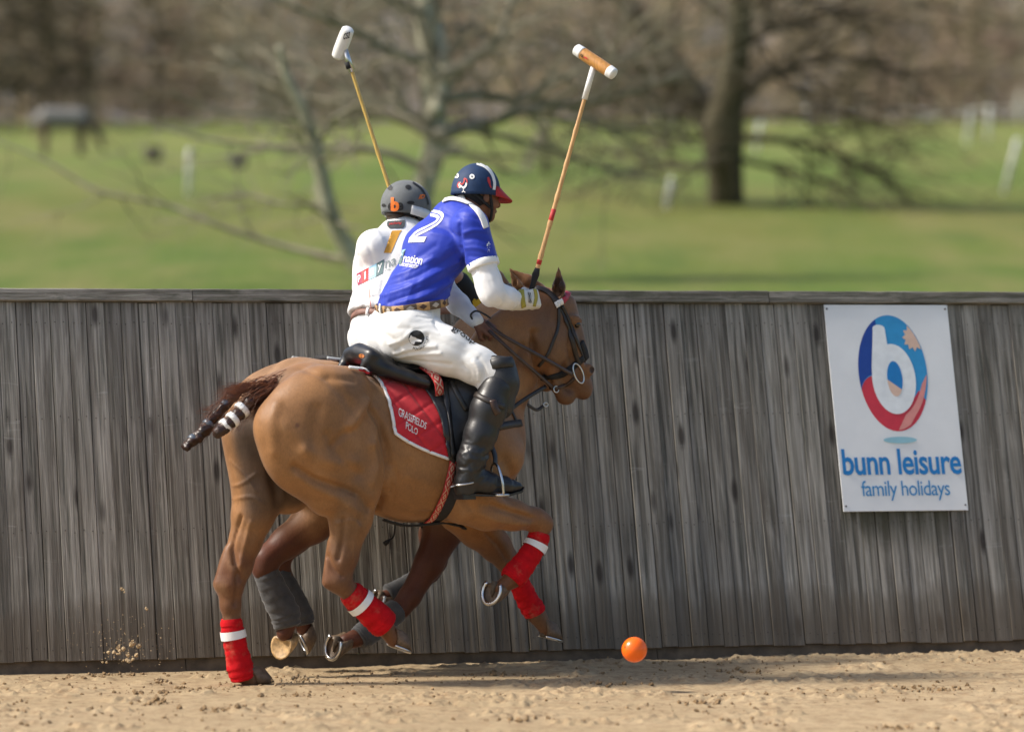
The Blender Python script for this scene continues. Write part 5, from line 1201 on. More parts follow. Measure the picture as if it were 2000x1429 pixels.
# head gear
M_NAVY = simple("navy_helmet_suede", (.006, .030, .092), .7, .15, 40, .25, 300, .001); M_PEAK = simple("red_peak", (.42, .018, .018), .6, .08)
hC = q_(929, 375, -.01); hfw = hf; hup = A([.10, 0, 1.0])
helm, hpt, hax = helmet_mesh(RN.w(hC), RN.d(hfw), RN.d(hup), (.120, .110, .137), R(-7), rider_n, M_NAVY)
rim_band(hpt, -66, 66, -5, 14, .0, .068, 28, helm, M_PEAK, "peak")
B_HN = bvh(helm)
decal("stripe", B_HN, stroke2d([(q[0], q[1]) for q in catmull([A(q) for q in ((.05, .98), (.42, .86), (.72, .62), (.86, .30), (.84, .02))], 6)], .13), [(929, 318), (971, 318), (971, 372), (929, 372)], M_TAPE, helm, L=3)
for (cx, cy) in ((892, 343.5), (922, 345.5)):
    decal("vent_rim", B_HN, poly2d(disc2d((.5, .5), .5, 16)), [(cx - 5, cy - 5), (cx + 5, cy - 5), (cx + 5, cy + 5), (cx - 5, cy + 5)], M_TAPE, helm, L=3); decal("vent", B_HN, poly2d(disc2d((.5, .5), .5, 10)), [(cx - 1.6, cy - 1.6), (cx + 1.6, cy - 1.6), (cx + 1.6, cy + 1.6), (cx - 1.6, cy + 1.6)], M_INK, helm, off=.004, L=2)
RQ = [(893, 349), (916, 349), (916, 377), (893, 377)]; M_REDP = simple("red_print", (.50, .03, .03), .6, .1, bump=0)
decal("emblem_outline", B_HN, stroke2d(catmull([A(q) for q in ((.85, .70), (.80, .92), (.62, .98), (.60, .78), (.42, .60), (.18, .72), (.05, .50), (.16, .36))], 5), .10), RQ, M_REDP, helm, L=2.5)
decal("emblem_body", B_HN, poly2d([(.80, .74), (.86, .62), (.80, .44), (.64, .30), (.48, .30), (.34, .42), (.30, .56), (.40, .50), (.50, .44), (.60, .46), (.68, .56), (.72, .70)]), RQ, M_TAPE, helm, L=2.5)
for pl in ([(.36, .46), (.20, .46), (.12, .58), (.18, .66)], [(.34, .52), (.24, .56), (.22, .68), (.32, .74)], [(.56, .30), (.54, .14), (.70, .03)], [(.54, .14), (.42, .04)], [(.34, .44), (.24, .36), (.16, .40)]):
    decal("emblem_stroke", B_HN, stroke2d(catmull([A(q) for q in pl], 4), .055), RQ, M_TAPE, helm, L=2.5)
decal("bird_emblem", B_HN, poly2d([(.2, .95), (.5, 1), (.75, .7), (.8, .35), (1, 0), (.7, .08), (.5, .35), (.25, .6)]), [(949, 346), (960, 346), (960, 368), (949, 368)], M_REDP, helm, L=2.5)
for s in (-1, 1):
    g = G(); fwv, sdv, upv = hax; C_ = RN.w(hC); pts = catmull([C_ + fwv * .02 + sdv * .098 * s - upv * .01, C_ + fwv * .045 + sdv * .088 * s - upv * .07, C_ + fwv * .065 + sdv * .055 * s - upv * .125, C_ + fwv * .075 - upv * .140], 5); g.ribbon(pts, [sdv * s] * len(pts), .016, .004)
    pts = catmull([C_ - fwv * .06 + sdv * .085 * s - upv * .02, C_ - fwv * .01 + sdv * .090 * s - upv * .05, C_ + fwv * .045 + sdv * .085 * s - upv * .075], 5); g.ribbon(pts, [sdv * s] * len(pts), .014, .004); g.obj("chin_strap", M_WEB, helm)
g = G(); fwv, sdv, upv = hax; C_ = RN.w(hC); g.tube([C_ - upv * .03 - fwv * .012, C_ - upv * .060 - fwv * .03], [.090, .072], 20); g.obj("helmet_lining", M_BLACKCLOTH, helm)
# prints on the shirt and breeches
M_PW = simple("white_print", (.80, .80, .80), .6, .03, bump=0)
two = catmull([A(q, float) for q in ((.06, .66), (.10, .86), (.32, .97), (.70, .97), (.94, .86), (.92, .66), (.66, .48), (.30, .30), (.14, .12))], 6)
NQ = [(812, 416), (868, 416), (836, 474), (797, 474)]
decal("number", B_SHN, stroke2d(two, .22), NQ, M_PW, shirt_n); decal("number_foot", B_SHN, poly2d([(.03, .0), (.03, .17), (.80, .20), (.80, .02)]), NQ, M_PW, shirt_n, off=.0032); decal("number_line", B_SHN, stroke2d(two[6:-4], .035), NQ, M_BLUE, shirt_n, off=.0045)
P_LB = simple("pale_blue_print", (.30, .52, .68), .6, .03, bump=0); P_TEAL = simple("slate_print", (.10, .17, .18), .6, .03, bump=0); P_MAR = simple("maroon_print", (.30, .015, .06), .6, .03, bump=0); P_RD = simple("bright_red_print", (.72, .03, .03), .6, .03, bump=0); sq = poly2d([(0, 0), (1, 0), (1, 1), (0, 1)])
decal("logo_tile", B_SHN, sq, [(781, 489), (793, 487), (788, 501), (776, 504)], P_LB, shirt_n); decal("logo_tile", B_SHN, sq, [(777, 499), (781, 496), (777, 512), (771, 513)], P_RD, shirt_n, off=.003); decal("logo_tile", B_SHN, sq, [(785, 496), (792, 489), (784, 517), (776, 515)], P_TEAL, shirt_n, off=.0035); decal("lettering", B_SHN, txt("y", .01), [(780, 497), (787, 496), (783, 512), (776, 512)], M_PW, shirt_n, off=.0045)
decal("lettering", B_SHN, txt("nation", .012, .95), [(791, 496), (828, 501), (823, 518), (787, 512)], M_PW, shirt_n, L=3); decal("underline", B_SHN, sq, [(786, 514), (818, 519), (817, 520), (785, 515)], M_PW, shirt_n, L=3); decal("lettering", B_SHN, txt("LEISURE GROUP", .02), [(782, 515), (816, 520), (814, 525), (780, 519)], M_PW, shirt_n, L=3)
decal("sleeve_emblem", B_SHN, txt("*", .06), [(950, 472), (958, 472), (958, 496), (950, 496)], M_PW, shirt_n, L=3)
disc_ = decal("emblem_disc", B_BRN, poly2d(disc2d((.5, .5), .5, 30)), [(798, 645), (829, 645), (829, 675), (798, 675)], M_INK, breech_n, L=4)
decal("emblem_horse", B_BRN, poly2d([(.02, .46), (.14, .70), (.24, .60), (.42, .56), (.66, .40), (.84, .34), (.80, .24), (.60, .26), (.44, .26), (.36, .10), (.2, .12), (.08, .28)]), [(798, 645), (829, 645), (829, 675), (798, 675)], M_PW, breech_n, off=.004, L=3)
tv, tf = txt("POLOFACTORY", .01); ang = R(-95) + tv[:, 0] * R(115); rad_ = .50 + .15 + tv[:, 1] * -.0 ; rr = .60 + (1 - tv[:, 1]) * .17
decal("lettering", B_BRN, (np.stack([.5 + rr * np.cos(R(-108) + tv[:, 0] * R(118)), .5 + rr * np.sin(R(-108) + tv[:, 0] * R(118))], 1), tf), [(798, 645), (829, 645), (829, 675), (798, 675)], M_INK, breech_n, L=3)
decal("lettering", B_BRN, txt("group", .012, .95), [(884, 637), (929, 666), (924, 676), (880, 647)], M_INK, breech_n, L=3)
# whip loop in the rein hand
g = G(); c = HN.w(p(938, 632, -.08)); g.tube(catmull([c + A([-.03, 0, .01]), c + A([-.045, -.01, .04]), c + A([-.02, -.02, .06]), c + A([.02, -.02, .045]), c + A([.05, -.02, .025])], 6), .005, 6); wl_o = g.obj("whip_loop", M_BLACK, None, base=c); tag(wl_o, "black leather loop round the bare rein hand of the blue shirted rider", "whip")
wl_o.name = "riding_whip"

# ------------------------------------------------------------------ far rider (white 1)
RF = Frame(HF.w(pf(730, 640, 0)) * A([1, 1, 0]), R(62)); r_ = lambda a, b, t=0.: RF.P(a, b, t)
rider_f = empty("person", HF.w(pf(740, 690, 0)))
tag(rider_f, "rider in white shirt number 1 and grey helmet, seen from behind", "person")
fw_, fc, fu = r_(742, 616), r_(768, 510), r_(786, 462); fax = nrm(fc - fw_); fhc = r_(796, 408, -.0); fhf = RF.loc(RF.O + A([.75, .62, -.20])); fnb = r_(788, 440, 0)
fsr, fer = r_(845, 478, -.06), r_(925, 592, -.10); fwr = r_(842, 604, -.02); fsl, fel = r_(730, 482, .05), r_(716, 560, .16); fwl = r_(840, 600, .36)
hl = lambda a, b, t: RF.loc(HF.w(HF.P(a, b, t))); hlm = lambda a, b, t: RF.loc(HF.w(HF.P(a, b, t) * A([1, -1, 1])))
fjs = [(hl(755, 660, -.07), hl(905, 735, -.32), hl(870, 900, -.33)), (hlm(755, 660, -.07), hlm(905, 735, -.32), hlm(870, 900, -.33))]
def fbody(sd, e):
    sd.cone(fw_, fc, .112 - e, .128 - e, .05, lat=1.30); sd.cone(fc, fu, .128 - e, .090 - e, .05, lat=1.55); sd.cone(fw_, r_(740, 660), .112 - e, .122 - e, .05, lat=1.10)
    for s, el in ((fsr, fer), (fsl, fel)): sd.cone(fu, s, .085 - e, .070 - e, .05); sd.cone(s, el, .062 - e, .050 - e, .03)
sd = SDF(A([-.42, -.70, .62]), A([.95, .62, 2.45]), .0085); fbody(sd, .012); head_sdf(sd, fhc, fhf, A([.05, 0, 1.0])); sd.cone(fhc - A([.01, 0, .06]), fnb, .054, .062, .03)
sd.cone(fer, fwr, .042, .031, .02); sd.cone(fel, fwl, .042, .031, .02)
for h_, k_, a_ in fjs: sd.chain([(h_, .115), (k_, .058), (a_, .040)], .04)
hand_sdf(sd, fwr, RF.loc(RF.O + A([-.25, .0, .1])), RF.loc(RF.O + A([.2, -.9, .1])), 1, k=.008); hand_sdf(sd, fwl, A([1, 0, 0]), A([0, .3, .9]), 1, k=.008)
surf_obj(sd, RF, "body", M_SKIN_L, rider_f, 1)
sd = SDF(A([-.35, -.50, 1.42]), A([.60, .50, 2.25]), .0075); fbody(sd, 0); sd.cone(fw_ + fax * .0, fw_ + fax * .12, .132, .130, .03, lat=1.22); sd.half(fw_ - fax * .012, -fax, .01)
fse = fsr + (fer - fsr) * .52; axf = nrm(fer - fsr); fsle = fsl + (fel - fsl) * .62
sd.cone(fsr, fse, .074, .070, .03); sd.cone(fsl, fel, .072, .066, .05)
for e, el in ((fse, fer),):
    ax_ = nrm(el - e); sl, (x, y, z) = sd.reg(np.minimum(e, el) - .10, np.maximum(e, el) + .10); dd = (x - e[0]) * ax_[0] + (y - e[1]) * ax_[1] + (z - e[2]) * ax_[2]; tt = np.sqrt((x - el[0]) ** 2 + (y - el[1]) ** 2 + (z - el[2]) ** 2) < np.linalg.norm(el - e) + .06
    sd.D[sl] = np.where(tt & (dd > -.02), np.maximum(sd.D[sl], dd), sd.D[sl])
v, f = sd.surf(2); n = vnormals(v, f); lm = smooth(.28, .0, (v - fw_) @ fax) + .3; _b = BVHTree.FromPolygons(RF.w(v).tolist(), f.tolist())
v = sculpt(v, n, _b, RF, [([(690, 600), (710, 585), (735, 580)], -.006, .011), ([(685, 585), (705, 568), (730, 560)], .006, .010), ([(700, 612), (712, 596), (716, 575)], -.006, .009), ([(722, 612), (726, 590), (724, 560)], .005, .009), ([(735, 612), (742, 585), (748, 550)], -.006, .010), ([(700, 500), (712, 530), (712, 560)], -.007, .014), ([(715, 470), (725, 495), (728, 520)], -.005, .012), ([(735, 450), (745, 465), (750, 480)], .003, .012), ([(745, 545), (760, 560), (790, 565)], -.004, .012)])
n = vnormals(v, f); v = folds(v, n, .006, A([.1, .3, .9]), 8.0, 21.0, lm); v = folds(v, n, .003, A([.1, .3, .9]), 20.0, 5.0, lm)
shirt_f = mesh_obj("shirt", RF.w(v), f, M_WHITE, rider_f); B_SHF = bvh(shirt_f)
M_REDP2 = M_REDP; strap("side_piping", B_SHF, [(722, 565), (723, 590), (728, 612)], .006, P_PINK, shirt_f, .002, .001)
sd = SDF(A([-.36, -.70, 1.05]), A([.75, .62, 1.92]), .009); sd.cone(fw_, r_(740, 655), .116, .126, .04, lat=1.1)
for h_, k_, a_ in fjs: sd.chain([(h_, .118), (h_ + (k_ - h_) * .5, .10), (k_, .072), (k_ + (a_ - k_) * .15, .06)], .05)
sd.half(fw_ + fax * .01, fax, .01)
breech_f = surf_obj(sd, RF, "breeches", M_BREECH, rider_f, 2, [(.012, A([.5, .2, .6]), 10.0, 3.0)])
M_TANB = leather("brown_belt_leather", (.20, .10, .075), .6); bt2, bP2, bN2 = belt_ring(bvh(breech_f), RF.w(fw_ - fax * .032), RF.d(fax), RF, .034, M_TANB, rider_f, off=.005)
k = min(range(len(bP2)), key=lambda i: np.linalg.norm(bP2[i] - (hit(bvh(bt2), 722, 628) or (bP2[0], 0))[0])); g = G(); up_ = RF.d(fax); g.ribbon([bP2[k] - up_ * .026 + bN2[k] * .002, bP2[k] + bN2[k] * .007, bP2[k] + up_ * .024 + bN2[k] * .002], [bN2[k]] * 3, .015, .004); g.obj("belt_loop", M_BREECH, breech_f)
for h_, k_, a_ in fjs:
    sd = SDF(np.minimum(k_, a_) - .17, np.maximum(k_, a_) + A([.30, .15, .12]), .010); sd.chain([(k_ + A([0, 0, .05]), .078), (k_, .082), (k_ + (a_ - k_) * .4, .072), (a_, .055)], .03); tf_ = RF.loc(RF.O + HF.u); sd.chain([(a_ - A([0, 0, .05]), .048), (a_ + tf_ * .14 - A([0, 0, .07]), .040), (a_ + tf_ * .2 - A([0, 0, .075]), .028)], .03); surf_obj(sd, RF, "boot", M_BROWN, rider_f, 1)
# elbow pad with a yellow heart, collar, prints
sd = SDF(fer - .20, fer + .17, .006); sd.chain([(fsr + (fer - fsr) * .64, .056), (fer, .058), (fer + (fwr - fer) * .28, .052)], .02); pad = surf_obj(sd, RF, "elbow_pad", M_BLACKCLOTH, rider_f, 1)
M_YEL = simple("yellow_print", (.70, .42, .01), .6, .08); hrt = [(.5, .0), (.9, .40), (1, .72), (.8, .98), (.56, .88), (.5, .78), (.44, .88), (.2, .98), (0, .72), (.1, .40)]
decal("heart_emblem", bvh(pad), poly2d(hrt), [(922, 582), (939, 582), (939, 606), (922, 606)], M_YEL, pad, L=3)
M_CHAR = simple("charcoal_fabric", (.055, .065, .068), .8, .1); g = G(); nk = nrm(fhc - A([.01, 0, .06]) - fnb); pts = []; nn = []; x_ = nrm(np.cross(nk, A([0, 1., 0]))); y_ = np.cross(nk, x_)
for k in range(33):
    a = 2 * math.pi * k / 32; d = x_ * math.cos(a) + y_ * math.sin(a); pts.append(RF.w(fnb + nk * .040 + d * .090)); nn.append(RF.d(d + nk * .25))
g.ribbon(pts, nn, .060, .006); g.obj("collar", M_CHAR, shirt_f)
decal("collar_tab", B_SHF, poly2d([(0, 1), (1, 1), (1, .25), (.9, 0), (.1, 0), (0, .25)]), [(755, 433), (791, 431), (790, 446), (757, 447)], M_CHAR, shirt_f, off=.004); decal("lettering", B_SHF, txt("yachting", .01, 1, .25), [(760, 436), (785, 434), (784, 440), (759, 443)], M_REDP, shirt_f, off=.006, L=2.5)
M_AMB = simple("amber_print", (.66, .33, .04), .6, .05, bump=0)
decal("number", B_SHF, poly2d([(.30, 1), (1, 1), (.99, .96), (.93, .88), (.93, 0), (.40, 0), (.40, .90), (.30, .9)]), [(757, 452), (785, 450), (766, 494), (738, 494)], M_AMB, shirt_f)
ST = [(697, 535), (751, 506), (748, 534), (699, 558)]
cut = [0, .18, .44, .72, 1.0]; lp = lambda a, b, t: tuple(A(a, float) * (1 - t) + A(b, float) * t)
for ch, a, b, m in (("p", cut[0], cut[1], P_MAR), ("l", cut[1], cut[2], P_RD), ("a", cut[2], cut[3], P_LB), ("y", cut[3], cut[4], P_TEAL)):
    q4 = [lp(ST[0], ST[1], a), lp(ST[0], ST[1], b), lp(ST[3], ST[2], b), lp(ST[3], ST[2], a)]; decal("logo_tile", B_SHF, sq, q4, m, shirt_f)
    c = sum(A(x) for x in q4) / 4; decal("lettering", B_SHF, txt(ch, .01), [tuple(c + (A(x) - c) * A([.55 if ch != 'l' else .25, .6])) for x in q4], M_PW, shirt_f, off=.004, L=3)
M_GREYP = simple("grey_print", (.28, .33, .33), .6, .05, bump=0); decal("lettering", B_SHF, txt("na", .0, 1.0), [(753, 511), (774, 503), (773, 517), (752, 525)], M_GREYP, shirt_f, L=3); decal("lettering", B_SHF, txt("na", .0, 1.0), [(752, 527), (762, 524), (762, 527), (752, 530)], M_GREYP, shirt_f, L=3)
# grey helmet
M_GHELM = simple("grey_helmet_suede", (.115, .125, .130), .75, .1, 40, .2, 300, .001, sheen=.2)
fC = RF.w(r_(793, 401, -.0)); helf, fpt, faxs = helmet_mesh(fC, RF.d(fhf), RF.d(A([.10, 0, 1.0])), (.130, .120, .125), R(-24), rider_f, M_GHELM)
rim_band(fpt, -112, 112, -26, -8, .0, .026, 40, helf, M_WHITEL, "peak"); B_HF = bvh(helf)
for (cx, cy, w_, h_) in ((762, 367, 5, 5), (797, 366, 5.5, 4.5), (802, 396, 7.5, 3.2), (750, 401, 4, 3)): decal("vent", B_HF, poly2d(disc2d((.5, .5), .5, 14)), [(cx - w_, cy - h_), (cx + w_, cy - h_), (cx + w_, cy + h_), (cx - w_, cy + h_)], M_INK, helf, L=3)
M_OR = simple("orange_print", (.80, .17, .015), .6, .05, bump=0)
decal("emblem_letter", B_HF, txt("e", .03), [(758, 396), (770, 396), (770, 412), (758, 412)], M_INK, helf, L=3); decal("emblem_letter", B_HF, txt("e", .03), [(774, 396), (788, 395), (788, 411), (774, 412)], M_INK, helf, L=3); decal("emblem_letter", B_HF, txt("b", .05), [(764, 386), (780, 386), (780, 413), (764, 413)], M_OR, helf, off=.004, L=3); decal("lettering", B_HF, txt("ID", .05, 1, .3), [(818, 380), (830, 380), (829, 388), (817, 389)], M_OR, helf, L=3)
decal("edge_stripe", B_HF, stroke2d(catmull([A(q) for q in ((.0, 1), (.55, .72), (.9, .3), (1, 0))], 5), .10), [(806, 357), (836, 357), (836, 400), (806, 400)], M_INK, helf, L=3)
g = G(); fwv, sdv, upv = faxs; g.tube([fC - upv * .03 - fwv * .012, fC - upv * .065 - fwv * .02], [.094, .074], 20); g.obj("helmet_lining", M_BLACKCLOTH, helf)
# hair at the nape
for (par, C_, fwv, upv, mt) in ((rider_f, fC, faxs[0], faxs[2], M_BROWN),):
    g = G(); g.tube([C_ - upv * .05 - fwv * .05, C_ - upv * .085 - fwv * .045], [.06, .045], 14); g.obj("hair", mt, par)
# ================================================================== MALLETS AND BALL
def m_cane(name, c):
    t = NT(name); n = t.noise(t.coord(scale=(30, 30, 3)), 3, 4); t.col(t.ramp(n, [(.3, tuple(q * .75 for q in c)), (.7, tuple(q * 1.15 for q in c))])).set(Roughness=.35); return t.m
M_CANE = m_cane("manau_cane", (.62, .37, .17)); M_CANE2 = m_cane("yellow_cane", (.66, .44, .13)); M_HEADW = m_cane("bamboo_head", (.52, .25, .07)); M_WPAINT = simple("white_paint", (.78, .78, .77), .4, .04)
def mallet(label, hand, tip, Yh, Yt, headv, hl_, hr, cane, headmat, white, grip_w, nodes, pommel, tipmat=None, red=()):
    a = at(*pommel, Yh); h = at(*hand, Yh); t = at(*tip, Yt); ax = nrm(t - h); L = np.linalg.norm(t - h)
    o = empty("polo_mallet", h); tag(o, label, "mallet"); g = G()
    pts = [h + ax * L * k / 40 for k in range(41)]; rad = [.0118 - .0025 * k / 40 for k in range(41)]
    for q in nodes: k = int(q * 40); rad[k] *= 1.22
    g.tube(pts, rad, 10); g.obj("cane", cane, o)
    g = G(); g.tube([h - ax * .13, h - ax * .10, h, h + ax * grip_w * .55, h + ax * grip_w], [.016, .013, .0125, .0175, .011], 12); g.obj("grip", M_BLACKCLOTH, o)
    w0, w1, wm = white; g = G(); g.tube([h + ax * L * w0, h + ax * L * w1], .0138, 12); g.obj("sleeve", wm, o)
    for q0, q1 in red: g = G(); g.tube([h + ax * L * q0, h + ax * L * q1], .0122, 10); g.obj("cane_mark", M_REDP, o)
    hv = nrm(headv); c = t + ax * hr * .6; g = G(); S = np.linspace(-1, 1, 21); prof = [hr * (.62 if abs(s) > .985 else (1 - .22 * max(0, abs(s) - .45) ** 1.2)) for s in S]
    g.tube([c + hv * hl_ / 2 * s for s in S], prof, 18); hd_ = g.obj("head", headmat, o)
    if tipmat:
        for s0, s1 in ((-1.01, -.64), (.72, 1.01)):
            S = np.linspace(s0, s1, 8); g = G(); g.tube([c + hv * hl_ / 2 * s for s in S], [(hr * (.62 if abs(s) > .985 else (1 - .22 * max(0, abs(s) - .45) ** 1.2))) + .0012 for s in S], 18); g.obj("head_tip", tipmat, hd_)
    return o, c, hv, hd_
hY = (HN.w(HN.P(1045, 575, -.24)))[1]
m1, c1_, hv1, hd1 = mallet("polo mallet with bamboo coloured head and white tips held by the blue shirted rider", (1042, 552), (1160, 128), hY, hY - .10, at(1205, 147, 0) - at(1122, 92, 0.12), .245, .0300, M_CANE, M_HEADW, (.845, 1.0, M_WPAINT), .075, (.14, .28, .40, .57, .72), (1036, 600), M_WPAINT, ((.085, .125), (.265, .34)))
B_H1 = bvh(hd1); decal("lettering", B_H1, txt("PA", .03), [(1135, 105), (1141, 109), (1139, 114), (1133, 110)], M_INK, hd1, L=2.5, off=.003); decal("red_mark", B_H1, poly2d(disc2d((.5, .2), .5, 12, 1, 1, 0, 180)), [(1141, 108), (1150, 113), (1148, 118), (1139, 113)], M_REDP, hd1, L=2.5, off=.003)
fY = RF.w(fwr)[1]
m2, c2_, hv2, hd2 = mallet("polo mallet with padded white head and yellow cane held by the white shirted rider", (838, 607), (672, 92), fY + .06, fY, A([.42, .55, 1.0]) * A([1, -1.0, 1]), .175, .034, M_CANE2, M_WPAINT, (.905, .995, M_STEEL), .075, (.2, .4, .6), (845, 630))
g = G(); ax = nrm(at(672, 92, fY) - at(838, 607, fY + .06)); q0 = at(680, 128, fY); g.tube([q0 - ax * .018, q0 + ax * .018], .0145, 12); g.obj("ferrule", M_BLACKCLOTH, m2)
decal("lettering", bvh(hd2), txt("CS2", .02), [(672, 66), (684, 62), (682, 74), (670, 78)], M_INK, hd2, L=3, off=.003) if hit(bvh(hd2), 676, 70) else None
# ball
bY = -.35; bc_ = at(1239, 1268, bY); ro = 25.0 * (bY + DIST) / F
M_BALL = NT("orange_ball_vinyl"); M_BALL.col((.95, .15, .006)).set(Roughness=.28); M_BALL.bump(M_BALL.noise(M_BALL.coord(), 90, 2), .06, .002); M_BALL = M_BALL.m
ball = empty("ball", bc_ - A([0, 0, ro])); tag(ball, "shiny orange ball in the air in front of the horses", "ball")
g = G(); g.ball(bc_, ro, 40, 24); g.obj("shell", M_BALL, ball); B_BALL = bvh(ball.children[0])
M_SEAM = simple("orange_seam", (.42, .055, .006), .5, .05)
def seam(pts): g = G(); P_ = [nrm(A(q)) for q in catmull(pts, 6)]; g.ribbon([bc_ + q * (ro - .0005) for q in P_], P_, .0022, .0009); g.obj("seam", M_SEAM, ball.children[0])
for rz in (0, 2.1, 4.2):
    c_, s_ = math.cos(rz + .3), math.sin(rz + .3); rot = lambda q: A([q[0] * c_ - q[1] * s_, q[0] * s_ + q[1] * c_, q[2]])
    for pl in ([(.1, -.9, -.2), (.35, -.9, .1), (.6, -.75, .2)], [(.1, -.9, -.2), (.15, -.8, -.55), (.4, -.6, -.7)], [(.35, -.9, .1), (.25, -.8, .5), (0, -.6, .8)]): seam([rot(A(q)) for q in pl])
g = G(); h = hit(B_BALL, 1221, 1263); g.box(h[0] + h[1] * .0005, .004, .002, .010); g.obj("valve_mark", M_INK, ball.children[0])
# ================================================================== BACKGROUND BEYOND THE FENCE
def m_bark(name, a, b, sc=6):
    t = NT(name); n = t.noise(t.coord(scale=(1, 1, .4)), sc, 5, .65); t.col(t.ramp(n, [(.3, a), (.7, b)])).set(Roughness=.9); t.b.inputs["Specular IOR Level"].default_value = .2; t.bump(n, .5, .03); return t.m
M_BARK_L = m_bark("lichen_grey_bark", (.22, .205, .145), (.50, .48, .36)); M_TWIG_L = m_bark("grey_twigs", (.15, .13, .09), (.31, .285, .21)); M_BARK_D = m_bark("dark_bark", (.055, .047, .030), (.12, .105, .065)); M_TWIG_D = m_bark("dark_twigs", (.060, .050, .034), (.115, .095, .062))
def twig(g, p0, d, L, r, droop, rn, n=5, sub=0):
    pts = [A(p0)]; d = nrm(d)
    for i in range(n):
        d = nrm(d + A([rn.gauss(0, .16), rn.gauss(0, .16), rn.gauss(0, .13) + droop])); pts.append(pts[-1] + d * L / n)
    g.tube(pts, [r * (1 - .82 * i / n) for i in range(n + 1)], 4, cap=False)
    for _ in range(sub):
        i = rn.randint(1, n - 1); e = nrm(d + A([rn.gauss(0, .8), rn.gauss(0, .8), rn.gauss(0, .6)])); twig(g, pts[i], e, L * rn.uniform(.3, .6), r * .5, droop, rn, 4, 0)
def tree(name, label, Y, trunk, limbs, mt, mb, seed, ntw, Ltw, droop, dY=1.2, group=None, lmb=None, lk=1.0):
    rn = random.Random(seed); K = (Y + DIST) / F
    def path(pts, n=6):
        dy0 = rn.uniform(-dY, dY); C = []
        for i, (px, py, r) in enumerate(pts): u = i / (len(pts) - 1); q = at(px, py, Y + dy0 * u); C.append(np.append(q, r))
        return catmull(C, n)
    b = at(trunk[0][0][0], trunk[0][0][1], Y); b[2] = float(field_z(A(b[0]), A(b[1]))) - .1
    o = empty(name, b); tag(o, label, "tree", group); g = G(); TP = []
    for i, st in enumerate(trunk):
        C = path(st); 
        if i == 0: C = [np.append(b, C[0][3] * 1.35)] + C
        TP.append(C); g.tube([c[:3] for c in C], [c[3] for c in C], 10)
    g.obj("trunk", mt, o); g = G()
    for lb in limbs:
        C = path([(a_, b_, c_ * lk) for a_, b_, c_ in lb]); g.tube([c[:3] for c in C], [c[3] for c in C], 6); TP.append(C)
    g.obj("limbs", mb if lmb is None else lmb, o); g = G()
    for C in TP:
        m = len(C)
        for _ in range(ntw):
            i = rn.randint(max(1, m // 5), m - 1); t = nrm(C[i][:3] - C[i - 1][:3]); d = nrm(t * rn.uniform(.2, 1.0) + A([rn.gauss(0, .6), rn.gauss(0, .6), rn.gauss(.1, .5)]))
            twig(g, C[i][:3], d, Ltw * rn.uniform(.3, 1.0), max(.006, min(C[i][3] * .45, .03)), droop, rn, 5, 3)
    tag(g.obj("crown", mb, o), kind="stuff"); return o
tree("bare_tree", "slender bare grey barked tree forking above the riders' heads behind the fence", 27,
     [[(790, 548, .15), (806, 460, .14), (825, 370, .135), (850, 285, .135), (848, 200, .12), (836, 120, .11), (826, 40, .10), (832, -60, .08)], [(850, 225, .085), (868, 150, .08), (860, 80, .07), (842, 20, .06), (790, -50, .05)]],
     [[(848, 268, .10), (900, 250, .085), (960, 238, .07), (1040, 212, .055), (1130, 205, .045), (1230, 180, .035), (1340, 140, .02)], [(855, 195, .07), (920, 186, .06), (985, 192, .05), (1070, 198, .035), (1150, 230, .02)], [(866, 150, .06), (925, 112, .055), (970, 82, .05), (1000, 0, .04), (1030, -60, .03)],
      [(846, 262, .075), (790, 236, .06), (700, 210, .05), (600, 190, .04), (520, 162, .03), (420, 95, .018)], [(838, 115, .06), (780, 108, .05), (690, 60, .045), (600, 25, .035), (500, -20, .02)], [(832, 330, .05), (760, 300, .05), (680, 288, .045), (560, 288, .035), (420, 275, .025), (270, 235, .015)],
      [(905, 250, .04), (960, 262, .035), (1060, 285, .028), (1180, 330, .02), (1290, 350, .012)], [(960, 238, .04), (1050, 180, .03), (1150, 130, .025), (1240, 110, .018), (1360, 60, .01)], [(770, 110, .03), (700, 130, .025), (640, 140, .02), (560, 100, .012)], [(830, 30, .04), (760, 0, .03), (700, -40, .02)], [(845, 240, .05), (780, 210, .04), (690, 180, .03), (560, 110, .02)]],
     M_BARK_L, M_TWIG_L, 5, 16, 2.0, .02)
tree("bare_tree", "thin crooked grey stem with long low side branch, between the forked tree and the pasture", 24.5,
     [[(740, 560, .11), (702, 522, .10), (662, 455, .095), (641, 400, .09), (626, 330, .08), (607, 262, .07), (590, 212, .06), (560, 150, .045), (545, 90, .03)]],
     [[(690, 510, .05), (620, 495, .045), (560, 482, .04), (440, 445, .035), (330, 402, .03), (190, 372, .025), (90, 315, .02), (-20, 270, .012)], [(620, 290, .05), (642, 240, .04), (672, 220, .03), (720, 190, .015)], [(640, 395, .03), (560, 400, .025), (470, 380, .02), (380, 400, .012)], [(600, 240, .03), (520, 225, .025), (420, 215, .018), (330, 180, .01)]],
     M_BARK_L, M_TWIG_L, 8, 10, 1.5, .0, lk=.8)
